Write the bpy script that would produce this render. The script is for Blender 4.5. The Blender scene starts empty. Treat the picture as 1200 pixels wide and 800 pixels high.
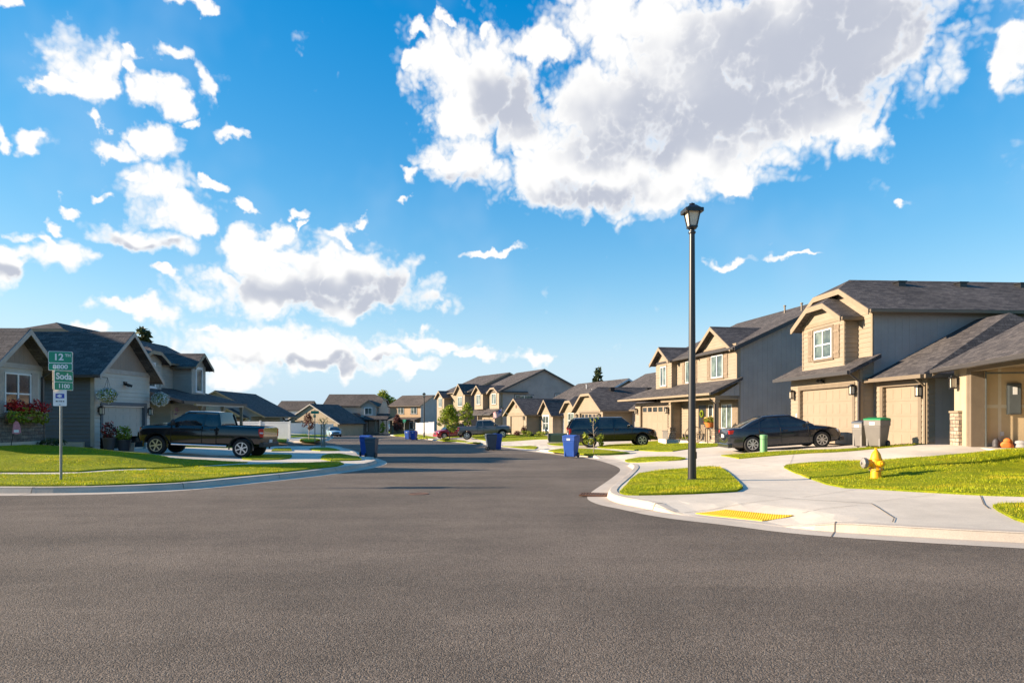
import bpy, bmesh, math, random
import numpy as np
from mathutils import Vector, Matrix, Euler

random.seed(7)
rng = np.random.default_rng(11)
R = math.radians
scene = bpy.context.scene
COL = scene.collection

# ------------------------------------------------------------------ basics
def link(o, parent=None):
    COL.objects.link(o)
    if parent is not None:
        o.parent = parent
    return o

def tag(o, label=None, cat=None, group=None, kind=None):
    if label: o['label'] = label
    if cat: o['category'] = cat
    if group: o['group'] = group
    if kind: o['kind'] = kind
    return o

def thing(name, label, cat, loc=(0, 0, 0), rz=0.0, group=None):
    o = bpy.data.objects.new(name, None)
    o.empty_display_size = 0.2
    o.location = loc
    o.rotation_euler = (0, 0, rz)
    COL.objects.link(o)
    return tag(o, label, cat, group)

def copy_tree(o, parent=None):
    c = o.copy()
    COL.objects.link(c)
    c.parent = parent
    for ch in [x for x in bpy.data.objects if x.parent == o]:
        copy_tree(ch, c)
    return c

class MB:
    """collects faces and links them as one mesh object"""
    def __init__(s):
        s.v = []; s.f = []; s.m = []; s.mi = 0
    def add(s, vs, fs):
        n = len(s.v)
        s.v += [tuple(p) for p in vs]
        for f in fs:
            s.f.append([i + n for i in f]); s.m.append(s.mi)
        return s
    def box(s, x0, x1, y0, y1, z0, z1):
        x0, x1 = min(x0, x1), max(x0, x1); y0, y1 = min(y0, y1), max(y0, y1); z0, z1 = min(z0, z1), max(z0, z1)
        v = [(x0,y0,z0),(x1,y0,z0),(x1,y1,z0),(x0,y1,z0),(x0,y0,z1),(x1,y0,z1),(x1,y1,z1),(x0,y1,z1)]
        return s.add(v, [(0,3,2,1),(4,5,6,7),(0,1,5,4),(1,2,6,5),(2,3,7,6),(3,0,4,7)])
    def prism(s, pts, vec):
        """closed solid: polygon swept along vec"""
        n = len(pts); vec = Vector(vec)
        a = [Vector(p) for p in pts]; b = [p + vec for p in a]
        fs = [list(range(n)), list(range(2*n-1, n-1, -1))]
        for i in range(n):
            j = (i + 1) % n
            fs.append([i, j, n + j, n + i])
        return s.add(a + b, fs)
    def tube(s, p0, p1, r0, r1=None, n=10, cap=True):
        r1 = r0 if r1 is None else r1
        p0 = Vector(p0); p1 = Vector(p1); d = (p1 - p0).normalized()
        a = d.orthogonal().normalized(); b = d.cross(a)
        vs = []
        for p, r in ((p0, r0), (p1, r1)):
            for i in range(n):
                t = 2*math.pi*i/n
                vs.append(p + (a*math.cos(t) + b*math.sin(t))*r)
        fs = [(i, (i+1) % n, n + (i+1) % n, n + i) for i in range(n)]
        if cap: fs += [list(range(n))[::-1], list(range(n, 2*n))]
        return s.add(vs, fs)
    def lathe(s, prof, c=(0,0,0), axis='z', n=20):
        """prof: (r, h) pairs"""
        vs = []; k = len(prof)
        for r, h in prof:
            for i in range(n):
                t = 2*math.pi*i/n
                x, y = r*math.cos(t), r*math.sin(t)
                p = {'z': (x, y, h), 'y': (x, h, y), 'x': (h, x, y)}[axis]
                vs.append((p[0]+c[0], p[1]+c[1], p[2]+c[2]))
        fs = []
        for j in range(k-1):
            for i in range(n):
                fs.append((j*n+i, j*n+(i+1) % n, (j+1)*n+(i+1) % n, (j+1)*n+i))
        fs.append(list(range(n))[::-1]); fs.append(list(range((k-1)*n, k*n)))
        return s.add(vs, fs)
    def ball(s, c, r, n=10, m=6, sc=(1,1,1)):
        prof = []
        for j in range(m+1):
            t = math.pi*j/m
            prof.append((max(1e-4, r*math.sin(t)), -r*math.cos(t)))
        k = MB().lathe(prof, n=n)
        return s.add([(p[0]*sc[0]+c[0], p[1]*sc[1]+c[1], p[2]*sc[2]+c[2]) for p in k.v], k.f)
    def build(s, name, mats, parent=None, k=1.0, smooth=None, bevel=0.0, recalc=True):
        me = bpy.data.meshes.new(name)
        bm = bmesh.new()
        vs = [bm.verts.new((p[0]*k, p[1]*k, p[2]*k)) for p in s.v]
        for f, mi in zip(s.f, s.m):
            if len(set(f)) < 3: continue
            try:
                fc = bm.faces.new([vs[i] for i in f]); fc.material_index = mi
            except ValueError:
                pass
        if recalc: bmesh.ops.recalc_face_normals(bm, faces=bm.faces[:])
        if bevel > 0:
            bmesh.ops.bevel(bm, geom=bm.edges[:], offset=bevel, segments=2, affect='EDGES', profile=0.5, clamp_overlap=True)
        auto_uv(bm)
        bm.to_mesh(me); bm.free()
        if not isinstance(mats, (list, tuple)): mats = [mats]
        for m in mats: me.materials.append(m)
        if smooth is not None:
            for p in me.polygons: p.use_smooth = True
            me.set_sharp_from_angle(angle=R(smooth))
        return link(bpy.data.objects.new(name, me), parent)

def auto_uv(bm):
    uvl = bm.loops.layers.uv.verify()
    for f in bm.faces:
        n = f.normal
        if abs(n.z) > 0.985: h = Vector((1, 0, 0)); u = Vector((0, 1, 0))
        else:
            h = Vector((0, 0, 1)).cross(n).normalized(); u = n.cross(h)
        for l in f.loops:
            p = l.vert.co
            l[uvl].uv = (p.dot(h), p.dot(u))

def lerp(a, b, t): return a + (b - a)*t
def sstep(a, b, x):
    t = min(1, max(0, (x - a)/(b - a))); return t*t*(3 - 2*t)

# ------------------------------------------------------------------ materials
class NT:
    def __init__(s, nt): s.nt = nt; s.N = nt.nodes; s.L = nt.links
    def n(s, t, **kw):
        o = s.N.new(t)
        for k, v in kw.items(): setattr(o, k, v)
        return o
    def l(s, a, b): s.L.new(a, b)
    def put(s, sock, val):
        if hasattr(val, 'links'): s.l(val, sock)
        else: sock.default_value = val
    def math(s, op, a, b=0.0, c=0.0, clamp=False):
        o = s.n('ShaderNodeMath', operation=op, use_clamp=clamp)
        s.put(o.inputs[0], a); s.put(o.inputs[1], b); s.put(o.inputs[2], c)
        return o.outputs[0]
    def vmath(s, op, a, b=None, c=None):
        o = s.n('ShaderNodeVectorMath', operation=op)
        s.put(o.inputs[0], a)
        if b is not None: s.put(o.inputs[1], b)
        if c is not None: s.put(o.inputs[2], c)
        return o
    def noise(s, vec, scale, detail=4, rough=0.55, dim='3D', dist=0.0):
        o = s.n('ShaderNodeTexNoise', noise_dimensions=dim)
        if vec is not None: s.l(vec, o.inputs['Vector'])
        o.inputs['Scale'].default_value = scale; o.inputs['Detail'].default_value = detail
        o.inputs['Roughness'].default_value = rough; o.inputs['Distortion'].default_value = dist
        return o.outputs[0]
    def ramp(s, fac, a, b, lo=0.0, hi=1.0):
        o = s.n('ShaderNodeMapRange', interpolation_type='SMOOTHSTEP')
        s.put(o.inputs[0], fac); o.inputs[1].default_value = a; o.inputs[2].default_value = b
        o.inputs[3].default_value = lo; o.inputs[4].default_value = hi
        return o.outputs[0]
    def mix(s, fac, a, b, blend='MIX'):
        o = s.n('ShaderNodeMix', data_type='RGBA', blend_type=blend)
        s.put(o.inputs[0], fac)
        for sock, v in ((o.inputs[6], a), (o.inputs[7], b)):
            if hasattr(v, 'links'): s.l(v, sock)
            else: sock.default_value = (v[0], v[1], v[2], 1)
        return o.outputs[2]
    def bump(s, h, strength=0.5, dist=0.02, normal=None):
        o = s.n('ShaderNodeBump'); o.inputs['Strength'].default_value = strength
        o.inputs['Distance'].default_value = dist; s.l(h, o.inputs['Height'])
        if normal is not None: s.l(normal, o.inputs['Normal'])
        return o.outputs[0]

MATS = {}
def newmat(name):
    m = bpy.data.materials.new(name); m.use_nodes = True
    t = NT(m.node_tree); b = t.N['Principled BSDF']
    MATS[name] = m
    return m, t, b

def setc(b, col): b.inputs['Base Color'].default_value = (col[0], col[1], col[2], 1)

def plain(name, col, rough=0.6, var=0.12, scale=3.0, metal=0.0, spec=0.5, bump=0.0, bscale=40, coat=0.0):
    m, t, b = newmat(name)
    tc = t.n('ShaderNodeTexCoord')
    n1 = t.noise(tc.outputs['Object'], scale, 5, 0.6)
    f = t.ramp(n1, 0.25, 0.75, 1 - var, 1 + var)
    c = t.mix(1.0, col, f, 'MULTIPLY')
    t.l(c, b.inputs['Base Color'])
    b.inputs['Roughness'].default_value = rough
    b.inputs['Metallic'].default_value = metal
    b.inputs['Specular IOR Level'].default_value = spec
    b.inputs['Coat Weight'].default_value = coat
    b.inputs['Coat Roughness'].default_value = 0.03
    if bump:
        h = t.noise(tc.outputs['Object'], bscale, 3)
        t.l(t.bump(h, bump, 0.01), b.inputs['Normal'])
    return m

def lap(name, col, period=0.18, var=0.08):
    m, t, b = newmat(name)
    uv = t.n('ShaderNodeUVMap'); sp = t.n('ShaderNodeSeparateXYZ'); t.l(uv.outputs[0], sp.inputs[0])
    y = t.math('DIVIDE', sp.outputs[1], period)
    fr = t.math('FRACT', y)
    row = t.math('FLOOR', y)
    h = t.math('SUBTRACT', 1.0, fr)
    cv = t.n('ShaderNodeCombineXYZ'); t.l(t.math('DIVIDE', sp.outputs[0], 3.6), cv.inputs[0]); t.l(row, cv.inputs[1])
    wn = t.n('ShaderNodeTexWhiteNoise', noise_dimensions='2D'); 
    fl = t.n('ShaderNodeVectorMath', operation='FLOOR'); t.l(cv.outputs[0], fl.inputs[0]); t.l(fl.outputs[0], wn.inputs['Vector'])
    dirt = t.noise(uv.outputs[0], 1.3, 6, 0.65)
    f = t.math('ADD', t.math('MULTIPLY', wn.outputs[0], var*0.6), t.ramp(dirt, 0.3, 0.7, 1 - var, 1 + var*0.4))
    t.l(t.mix(1.0, col, f, 'MULTIPLY'), b.inputs['Base Color'])
    b.inputs['Roughness'].default_value = 0.6; b.inputs['Specular IOR Level'].default_value = 0.25
    t.l(t.bump(h, 0.9, 0.03), b.inputs['Normal'])
    return m

def batten(name, col, period=0.3, w=0.14, var=0.08):
    m, t, b = newmat(name)
    uv = t.n('ShaderNodeUVMap'); sp = t.n('ShaderNodeSeparateXYZ'); t.l(uv.outputs[0], sp.inputs[0])
    x = t.math('FRACT', t.math('DIVIDE', sp.outputs[0], period))
    h = t.math('LESS_THAN', x, w)
    dirt = t.noise(uv.outputs[0], 0.9, 6, 0.6)
    t.l(t.mix(1.0, col, t.ramp(dirt, 0.3, 0.7, 1 - var, 1 + var), 'MULTIPLY'), b.inputs['Base Color'])
    b.inputs['Roughness'].default_value = 0.7; b.inputs['Specular IOR Level'].default_value = 0.2
    t.l(t.bump(h, 1.0, 0.03), b.inputs['Normal'])
    return m

def shingle(name, c1, c2):
    m, t, b = newmat(name)
    uv = t.n('ShaderNodeUVMap')
    br = t.n('ShaderNodeTexBrick'); t.l(uv.outputs[0], br.inputs['Vector'])
    br.offset = 0.5; br.inputs['Scale'].default_value = 1.0
    br.inputs['Brick Width'].default_value = 0.30; br.inputs['Row Height'].default_value = 0.145
    br.inputs['Mortar Size'].default_value = 0.006; br.inputs['Bias'].default_value = 0.0
    br.inputs['Color1'].default_value = (*c1, 1); br.inputs['Color2'].default_value = (*c2, 1)
    br.inputs['Mortar'].default_value = (c1[0]*.4, c1[1]*.4, c1[2]*.4, 1)
    big = t.noise(uv.outputs[0], 0.35, 5, 0.6); fine = t.noise(uv.outputs[0], 14, 3, 0.7)
    c = t.mix(1.0, br.outputs['Color'], t.ramp(big, 0.3, 0.7, 0.85, 1.2), 'MULTIPLY')
    c = t.mix(1.0, c, t.ramp(fine, 0.25, 0.75, 0.7, 1.35), 'MULTIPLY')
    t.l(c, b.inputs['Base Color'])
    sp = t.n('ShaderNodeSeparateXYZ'); t.l(uv.outputs[0], sp.inputs[0])
    saw = t.math('SUBTRACT', 1.0, t.math('FRACT', t.math('DIVIDE', sp.outputs[1], 0.145)))
    h = t.math('ADD', saw, t.math('MULTIPLY', fine, 0.8))
    t.l(t.bump(h, 0.6, 0.02), b.inputs['Normal'])
    b.inputs['Roughness'].default_value = 0.9; b.inputs['Specular IOR Level'].default_value = 0.15
    return m

def stone(name, c1, c2, mortar):
    m, t, b = newmat(name)
    uv = t.n('ShaderNodeUVMap')
    wob = t.noise(uv.outputs[0], 3.0, 2)
    vv = t.vmath('MULTIPLY_ADD', t.n('ShaderNodeCombineXYZ').outputs[0], (1, 1, 1), uv.outputs[0])
    br = t.n('ShaderNodeTexBrick'); t.l(uv.outputs[0], br.inputs['Vector'])
    br.offset = 0.37; br.squash = 0.6; br.squash_frequency = 3
    br.inputs['Scale'].default_value = 1.0; br.inputs['Brick Width'].default_value = 0.34
    br.inputs['Row Height'].default_value = 0.12; br.inputs['Mortar Size'].default_value = 0.012
    br.inputs['Mortar Smooth'].default_value = 0.4
    br.inputs['Color1'].default_value = (*c1, 1); br.inputs['Color2'].default_value = (*c2, 1)
    br.inputs['Mortar'].default_value = (*mortar, 1)
    fine = t.noise(uv.outputs[0], 11, 5, 0.7)
    t.l(t.mix(1.0, br.outputs['Color'], t.ramp(fine, 0.25, 0.75, 0.6, 1.4), 'MULTIPLY'), b.inputs['Base Color'])
    h = t.math('ADD', t.math('SUBTRACT', 1.0, br.outputs['Fac']), t.math('MULTIPLY', fine, 0.7))
    t.l(t.bump(h, 0.9, 0.04), b.inputs['Normal'])
    b.inputs['Roughness'].default_value = 0.85
    return m

def glass_dark(name, col=(0.03, 0.04, 0.045), rough=0.04, curtain=None):
    m, t, b = newmat(name)
    tc = t.n('ShaderNodeTexCoord')
    n1 = t.noise(tc.outputs['Object'], 1.1, 3)
    c = t.mix(t.ramp(n1, 0.4, 0.62), col, curtain if curtain else (col[0]*2, col[1]*2, col[2]*2))
    t.l(c, b.inputs['Base Color'])
    b.inputs['Roughness'].default_value = rough; b.inputs['Specular IOR Level'].default_value = 0.6
    b.inputs['IOR'].default_value = 1.6
    t.l(t.bump(t.noise(tc.outputs['Object'], 0.8, 1), 0.15, 0.02), b.inputs['Normal'])
    return m

def paint(name, col, rough=0.25, metal=0.0, coat=0.6):
    m, t, b = newmat(name)
    tc = t.n('ShaderNodeTexCoord')
    n1 = t.noise(tc.outputs['Object'], 2.2, 6, 0.65)
    d = t.ramp(n1, 0.5, 0.8, 0.0, 0.12)
    sp = t.n('ShaderNodeSeparateXYZ'); t.l(tc.outputs['Object'], sp.inputs[0])
    low = t.ramp(sp.outputs[2], 0.25, 0.6, 0.22, 0.0)      # road dust on the sills
    fac = t.math('MULTIPLY', t.math('ADD', d, low), n1)
    t.l(t.mix(fac, col, (0.09, 0.08, 0.07)), b.inputs['Base Color'])
    t.l(t.math('ADD', t.math('MULTIPLY', fac, 0.8), rough), b.inputs['Roughness'])
    b.inputs['Metallic'].default_value = metal; b.inputs['Coat Weight'].default_value = coat
    b.inputs['Coat Roughness'].default_value = 0.04
    return m

# -- ground surfaces
def mk_asphalt():
    m, t, b = newmat('asphalt')
    tc = t.n('ShaderNodeTexCoord'); P = tc.outputs['Object']
    big = t.noise(P, 0.16, 6, 0.6); mid = t.noise(P, 1.4, 5, 0.6)
    st = t.n('ShaderNodeMapping'); st.inputs['Scale'].default_value = (0.045, 0.5, 1); st.inputs['Rotation'].default_value = (0, 0, R(6)); t.l(P, st.inputs[0])
    streak = t.noise(st.outputs[0], 1.0, 5, 0.6)
    vo = t.n('ShaderNodeTexVoronoi', feature='F1'); t.l(P, vo.inputs['Vector']); vo.inputs['Scale'].default_value = 95
    vs = t.n('ShaderNodeSeparateColor'); t.l(vo.outputs['Color'], vs.inputs[0])
    fine = t.noise(P, 55, 4, 0.75)
    f = t.ramp(big, 0.3, 0.7, 0.80, 1.2)
    f = t.math('MULTIPLY', f, t.ramp(streak, 0.32, 0.68, 0.84, 1.17))
    f = t.math('MULTIPLY', f, t.ramp(mid, 0.3, 0.7, 0.92, 1.08))
    f = t.math('MULTIPLY', f, t.ramp(fine, 0.28, 0.72, 0.62, 1.38))
    f = t.math('MULTIPLY', f, t.ramp(vs.outputs[0], 0.0, 1.0, 0.65, 1.4))
    c = t.mix(1.0, (0.142, 0.112, 0.087), f, 'MULTIPLY')
    spk = t.math('GREATER_THAN', vs.outputs[1], 0.965)
    c = t.mix(t.math('MULTIPLY', spk, 0.55), c, (0.26, 0.235, 0.20))
    t.l(c, b.inputs['Base Color'])
    b.inputs['Roughness'].default_value = 0.85; b.inputs['Specular IOR Level'].default_value = 0.25
    h = t.math('ADD', t.math('MULTIPLY', vo.outputs['Distance'], -1.0), fine)
    t.l(t.bump(h, 0.8, 0.010), b.inputs['Normal'])
    return m

def mk_concrete(name='concrete', col=(0.66, 0.57, 0.46)):
    m, t, b = newmat(name)
    tc = t.n('ShaderNodeTexCoord'); P = tc.outputs['Object']
    big = t.noise(P, 0.35, 6, 0.6); mid = t.noise(P, 2.3, 6, 0.65); fine = t.noise(P, 60, 4, 0.7)
    f = t.ramp(big, 0.3, 0.7, 0.86, 1.08)
    f = t.math('MULTIPLY', f, t.ramp(mid, 0.3, 0.75, 0.93, 1.05))
    f = t.math('MULTIPLY', f, t.ramp(fine, 0.25, 0.75, 0.88, 1.1))
    c = t.mix(1.0, col, f, 'MULTIPLY')
    stain = t.noise(P, 1.1, 7, 0.72, dist=0.6)
    c = t.mix(t.ramp(stain, 0.60, 0.78, 0.0, 0.35), c, (col[0]*.55, col[1]*.5, col[2]*.45))
    t.l(c, b.inputs['Base Color'])
    b.inputs['Roughness'].default_value = 0.85; b.inputs['Specular IOR Level'].default_value = 0.2
    t.l(t.bump(t.math('ADD', fine, t.math('MULTIPLY', mid, 2.0)), 0.35, 0.006), b.inputs['Normal'])
    return m

def mk_lawn(name, c1, c2, c3):
    m, t, b = newmat(name)
    tc = t.n('ShaderNodeTexCoord'); P = tc.outputs['Object']
    n1 = t.noise(P, 0.7, 6, 0.62); n2 = t.noise(P, 6, 5, 0.7); n3 = t.noise(P, 45, 3, 0.7)
    c = t.mix(t.ramp(n2, 0.3, 0.7), c1, c2)
    c = t.mix(t.ramp(n1, 0.52, 0.72, 0, 0.75), c, c3)
    c = t.mix(1.0, c, t.ramp(n3, 0.25, 0.75, 0.55, 1.45), 'MULTIPLY')
    t.l(c, b.inputs['Base Color'])
    b.inputs['Roughness'].default_value = 0.9; b.inputs['Specular IOR Level'].default_value = 0.15
    t.l(t.bump(t.math('ADD', n3, n2), 1.0, 0.05), b.inputs['Normal'])
    return m

def leafmat(name, c1, c2, trans=0.5):
    m, t, b = newmat(name)
    g = t.n('ShaderNodeNewGeometry'); tc = t.n('ShaderNodeTexCoord')
    n1 = t.noise(tc.outputs['Object'], 1.7, 3)
    wn = t.n('ShaderNodeTexWhiteNoise', noise_dimensions='1D'); t.l(g.outputs['Random Per Island'], wn.inputs['W'])
    c = t.mix(wn.outputs[0], c1, c2)
    c = t.mix(1.0, c, t.ramp(n1, 0.3, 0.7, 0.75, 1.25), 'MULTIPLY')
    t.l(c, b.inputs['Base Color']); b.inputs['Roughness'].default_value = 0.55
    b.inputs['Specular IOR Level'].default_value = 0.3
    tr = t.n('ShaderNodeBsdfTranslucent'); t.l(c, tr.inputs[0])
    mx = t.n('ShaderNodeMixShader'); mx.inputs[0].default_value = trans*0.6
    t.l(b.outputs[0], mx.inputs[1]); t.l(tr.outputs[0], mx.inputs[2])
    t.l(mx.outputs[0], t.N['Material Output'].inputs[0])
    return m

M = {}
M['asphalt'] = mk_asphalt()
M['concrete'] = mk_concrete()
M['kerb'] = mk_concrete('kerb_concrete', (0.54, 0.46, 0.375))
M['lawn'] = mk_lawn('lawn_turf', (0.18, 0.23, 0.004), (0.30, 0.32, 0.006), (0.44, 0.36, 0.015))
M['lawn_far'] = mk_lawn('lawn_turf_far', (0.20, 0.26, 0.008), (0.29, 0.34, 0.012), (0.40, 0.36, 0.02))
M['blade'] = leafmat('grass_blade', (0.10, 0.19, 0.004), (0.58, 0.56, 0.010), 0.6)
def patchy(m, col):
    t = NT(m.node_tree); b = t.N['Principled BSDF']; src = b.inputs['Base Color'].links[0].from_socket
    tc = t.n('ShaderNodeTexCoord'); n1 = t.noise(tc.outputs['Object'], .9, 5, .65); st = t.n('ShaderNodeMapping'); st.inputs['Scale'].default_value = (.25, 1.6, 1); t.l(tc.outputs['Object'], st.inputs[0]); n2 = t.noise(st.outputs[0], 1.0, 4, .6)
    c = t.mix(t.math('MAXIMUM', t.ramp(n1, .52, .68, 0, .8), t.ramp(n2, .55, .7, 0, .7)), src, col)
    t.l(c, b.inputs['Base Color'])
    for n in t.N:
        if n.bl_idname == 'ShaderNodeBsdfTranslucent': t.l(c, n.inputs[0])
patchy(M['blade'], (0.80, 0.60, 0.03))
M['soil'] = plain('bark_mulch', (0.06, 0.04, 0.03), 0.95, 0.4, 12, bump=0.8, bscale=25)
M['field'] = mk_lawn('field_grass', (0.12, 0.13, 0.04), (0.18, 0.17, 0.06), (0.25, 0.21, 0.09))
M['joint'] = plain('joint_filler', (0.17, 0.135, 0.105), 0.9)
M['tactile'] = plain('tactile_yellow', (0.80, 0.46, 0.008), 0.55, 0.08, 20)
M['cream'] = lap('cream_lap_siding', (0.285, 0.23, 0.168))
M['cream_door'] = plain('cream_door_paint', (0.27, 0.212, 0.152), 0.5, 0.04, 1.5)
M['tan'] = lap('tan_lap_siding', (0.265, 0.213, 0.15))
M['taupe_side'] = batten('taupe_panel_siding', (0.31, 0.29, 0.28), 0.30, 0.05)
M['trim_taupe'] = plain('taupe_trim', (0.17, 0.13, 0.09), 0.55, 0.08)
M['trim_tan'] = plain('tan_trim', (0.255, 0.195, 0.13), 0.55, 0.08)
M['roof'] = shingle('charcoal_shingle', (0.058, 0.052, 0.052), (0.118, 0.103, 0.096))
M['roof_brown'] = shingle('brown_shingle', (0.085, 0.068, 0.058), (0.145, 0.118, 0.098))
M['gutter_dark'] = plain('dark_gutter', (0.05, 0.045, 0.045), 0.45, 0.05)
M['stone'] = stone('stacked_stone', (0.42, 0.33, 0.24), (0.22, 0.16, 0.11), (0.09, 0.08, 0.07))
M['stone_grey'] = stone('grey_stacked_stone', (0.20, 0.17, 0.15), (0.11, 0.085, 0.075), (0.10, 0.095, 0.09))
M['white'] = plain('white_vinyl', (0.66, 0.66, 0.67), 0.45, 0.04)
M['glass'] = glass_dark('window_glass', (0.05, 0.07, 0.07), 0.05, (0.16, 0.20, 0.17))
M['glass_dark'] = glass_dark('dark_window_glass', (0.02, 0.025, 0.03), 0.05)
M['auto_glass'] = glass_dark('car_glass', (0.010, 0.014, 0.018), 0.03)
M['shutter'] = plain('shutter_wood', (0.23, 0.17, 0.115), 0.6, 0.15, 8)
M['black'] = plain('black_metal', (0.018, 0.018, 0.02), 0.38, 0.1)
M['lamp_glass'] = plain('frosted_lamp_glass', (0.62, 0.55, 0.45), 0.35, 0.08, 6)
M['drywall'] = plain('bare_drywall', (0.66, 0.50, 0.30), 0.85, 0.06)
M['plaster'] = plain('drywall_tape', (0.74, 0.64, 0.48), 0.85, 0.06)
M['panel_grey'] = plain('electrical_panel_paint', (0.10, 0.115, 0.12), 0.5)
M['left_siding'] = lap('greige_lap_siding', (0.50, 0.455, 0.40), 0.2)
M['left_side'] = lap('slate_lap_siding', (0.12, 0.125, 0.135), 0.2)
M['left_shake'] = batten('brown_shake_gable', (0.27, 0.215, 0.18), 0.22, 0.08)
M['left_trim'] = plain('grey_brown_trim', (0.34, 0.30, 0.27), 0.55)
M['left_door'] = plain('greige_door', (0.40, 0.37, 0.33), 0.5, 0.04)
M['grey_siding'] = lap('grey_lap_siding', (0.36, 0.335, 0.30), 0.2)
M['bb_cream'] = batten('cream_board_batten', (0.40, 0.32, 0.22), 0.42, 0.13)
M['bb_grey'] = batten('grey_board_batten', (0.27, 0.265, 0.26), 0.42, 0.13)
M['peach'] = lap('peach_lap_siding', (0.40, 0.265, 0.15), 0.2)
M['brown_wood'] = plain('brown_wood', (0.16, 0.085, 0.05), 0.6, 0.2, 6)
M['bluebin'] = plain('blue_bin_plastic', (0.008, 0.068, 0.34), 0.5, 0.06, 4)
M['greybin'] = plain('grey_bin_plastic', (0.15, 0.135, 0.12), 0.5, 0.06, 4)
M['slatebin'] = plain('slate_bin_plastic', (0.055, 0.07, 0.095), 0.5, 0.06, 4)
M['greenlid'] = plain('green_lid_plastic', (0.01, 0.25, 0.075), 0.42, 0.05)
M['hydrant'] = plain('hydrant_yellow', (0.80, 0.37, 0.004), 0.5, 0.22, 9, bump=0.25, bscale=60)
M['hydrant_grey'] = plain('weathered_cap_metal', (0.22, 0.20, 0.185), 0.55, 0.25, 18)
M['pedestal'] = plain('pale_green_plastic', (0.17, 0.36, 0.16), 0.5, 0.08)
M['tgreen'] = plain('utility_green', (0.030, 0.055, 0.035), 0.5, 0.1)
M['sign_green'] = plain('sign_green', (0.004, 0.26, 0.145), 0.4, 0.03)
M['sign_white'] = plain('sign_white', (0.80, 0.80, 0.80), 0.4, 0.02)
M['sign_blue'] = plain('sign_blue', (0.012, 0.05, 0.38), 0.4, 0.02)
M['sign_back'] = plain('sign_back_metal', (0.42, 0.36, 0.28), 0.5, 0.1)
M['galv'] = plain('galvanised_steel', (0.22, 0.24, 0.235), 0.42, 0.12, 9, metal=0.5)
M['rubber'] = plain('tyre_rubber', (0.012, 0.012, 0.012), 0.75, 0.15)
M['rim'] = plain('alloy_rim', (0.62, 0.62, 0.64), 0.28, 0.06, metal=0.85)
M['rim_dark'] = plain('dark_wheel_well', (0.008, 0.008, 0.008), 0.9)
M['chrome'] = plain('chrome_trim', (0.7, 0.7, 0.7), 0.12, 0.03, metal=1.0)
M['plastic'] = plain('black_plastic', (0.022, 0.022, 0.024), 0.6, 0.1)
M['red_lens'] = plain('red_lens', (0.50, 0.012, 0.01), 0.15, 0.06)
M['amber'] = plain('amber_lens', (0.75, 0.20, 0.02), 0.15)
M['clear_lens'] = plain('clear_lens', (0.55, 0.57, 0.60), 0.08)
M['plate'] = plain('plate_white', (0.62, 0.64, 0.66), 0.4)
M['p_black'] = paint('black_car_paint', (0.006, 0.006, 0.008), 0.16)
M['p_sedan'] = paint('charcoal_car_paint', (0.014, 0.016, 0.022), 0.16)
M['p_grey'] = paint('grey_car_paint', (0.10, 0.10, 0.105), 0.28, 0.3)
M['p_red'] = paint('red_car_paint', (0.30, 0.012, 0.02), 0.2)
M['p_blue'] = paint('pale_blue_car_paint', (0.36, 0.52, 0.62), 0.22)
M['bark'] = plain('bark', (0.13, 0.095, 0.07), 0.9, 0.35, 9, bump=0.8, bscale=20)
M['bark_pale'] = plain('pale_bark', (0.34, 0.27, 0.20), 0.9, 0.3, 9, bump=0.6, bscale=20)
M['leaf'] = leafmat('maple_leaf', (0.12, 0.20, 0.015), (0.36, 0.38, 0.03))
M['leaf_yel'] = leafmat('yellow_leaf', (0.20, 0.26, 0.025), (0.34, 0.34, 0.04))
M['leaf_red'] = leafmat('purple_leaf', (0.07, 0.022, 0.022), (0.15, 0.05, 0.035))
M['needle'] = leafmat('conifer_needle', (0.030, 0.050, 0.018), (0.075, 0.09, 0.03), 0.2)
M['needle_lit'] = leafmat('shrub_needle', (0.05, 0.10, 0.02), (0.11, 0.15, 0.03), 0.3)  # paler green than the conifer needles, for shrubs and grass clumps
M['fl_white'] = leafmat('white_blossom', (0.42, 0.46, 0.44), (0.75, 0.75, 0.72), 0.4)
M['fl_red'] = leafmat('red_blossom', (0.26, 0.006, 0.008), (0.42, 0.02, 0.025), 0.4)
M['fl_purple'] = leafmat('purple_blossom', (0.25, 0.10, 0.36), (0.50, 0.30, 0.52), 0.4)
M['fl_yellow'] = leafmat('ornamental_grass_plume', (0.50, 0.33, 0.08), (0.66, 0.46, 0.14), 0.5)
M['orange'] = plain('orange_fabric', (0.62, 0.17, 0.03), 0.7, 0.15)
M['grey_cloth'] = plain('grey_cloth', (0.30, 0.29, 0.29), 0.8, 0.2, 9)
M['pink_cloth'] = plain('pink_cloth', (0.55, 0.22, 0.26), 0.8, 0.2, 14)
M['terracotta'] = plain('dark_planter', (0.05, 0.045, 0.05), 0.6)
M['flag_red'] = plain('flag_red', (0.45, 0.03, 0.04), 0.7)
M['flag_blue'] = plain('flag_blue', (0.03, 0.05, 0.22), 0.7)
M['rust'] = plain('rusty_iron', (0.13, 0.06, 0.035), 0.85, 0.3, 14)
# ------------------------------------------------------------------ camera model used for laying out the place
F, CX, HY, CAM = 800.0, 600.0, 490.0, 1.5
S = 0.0125                                        # the street falls gently away from the corner

def onroad(px, py, c=0.0):
    Y = (CAM - c)*F/(py - HY - S*F)
    return ((px - CX)/F*Y, Y)

def chaikin(p, n=2):
    for _ in range(n):
        q = [p[0]]
        for a, b in zip(p[:-1], p[1:]):
            q.append((lerp(a[0], b[0], .25), lerp(a[1], b[1], .25)))
            q.append((lerp(a[0], b[0], .75), lerp(a[1], b[1], .75)))
        q.append(p[-1]); p = q
    return p

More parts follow.
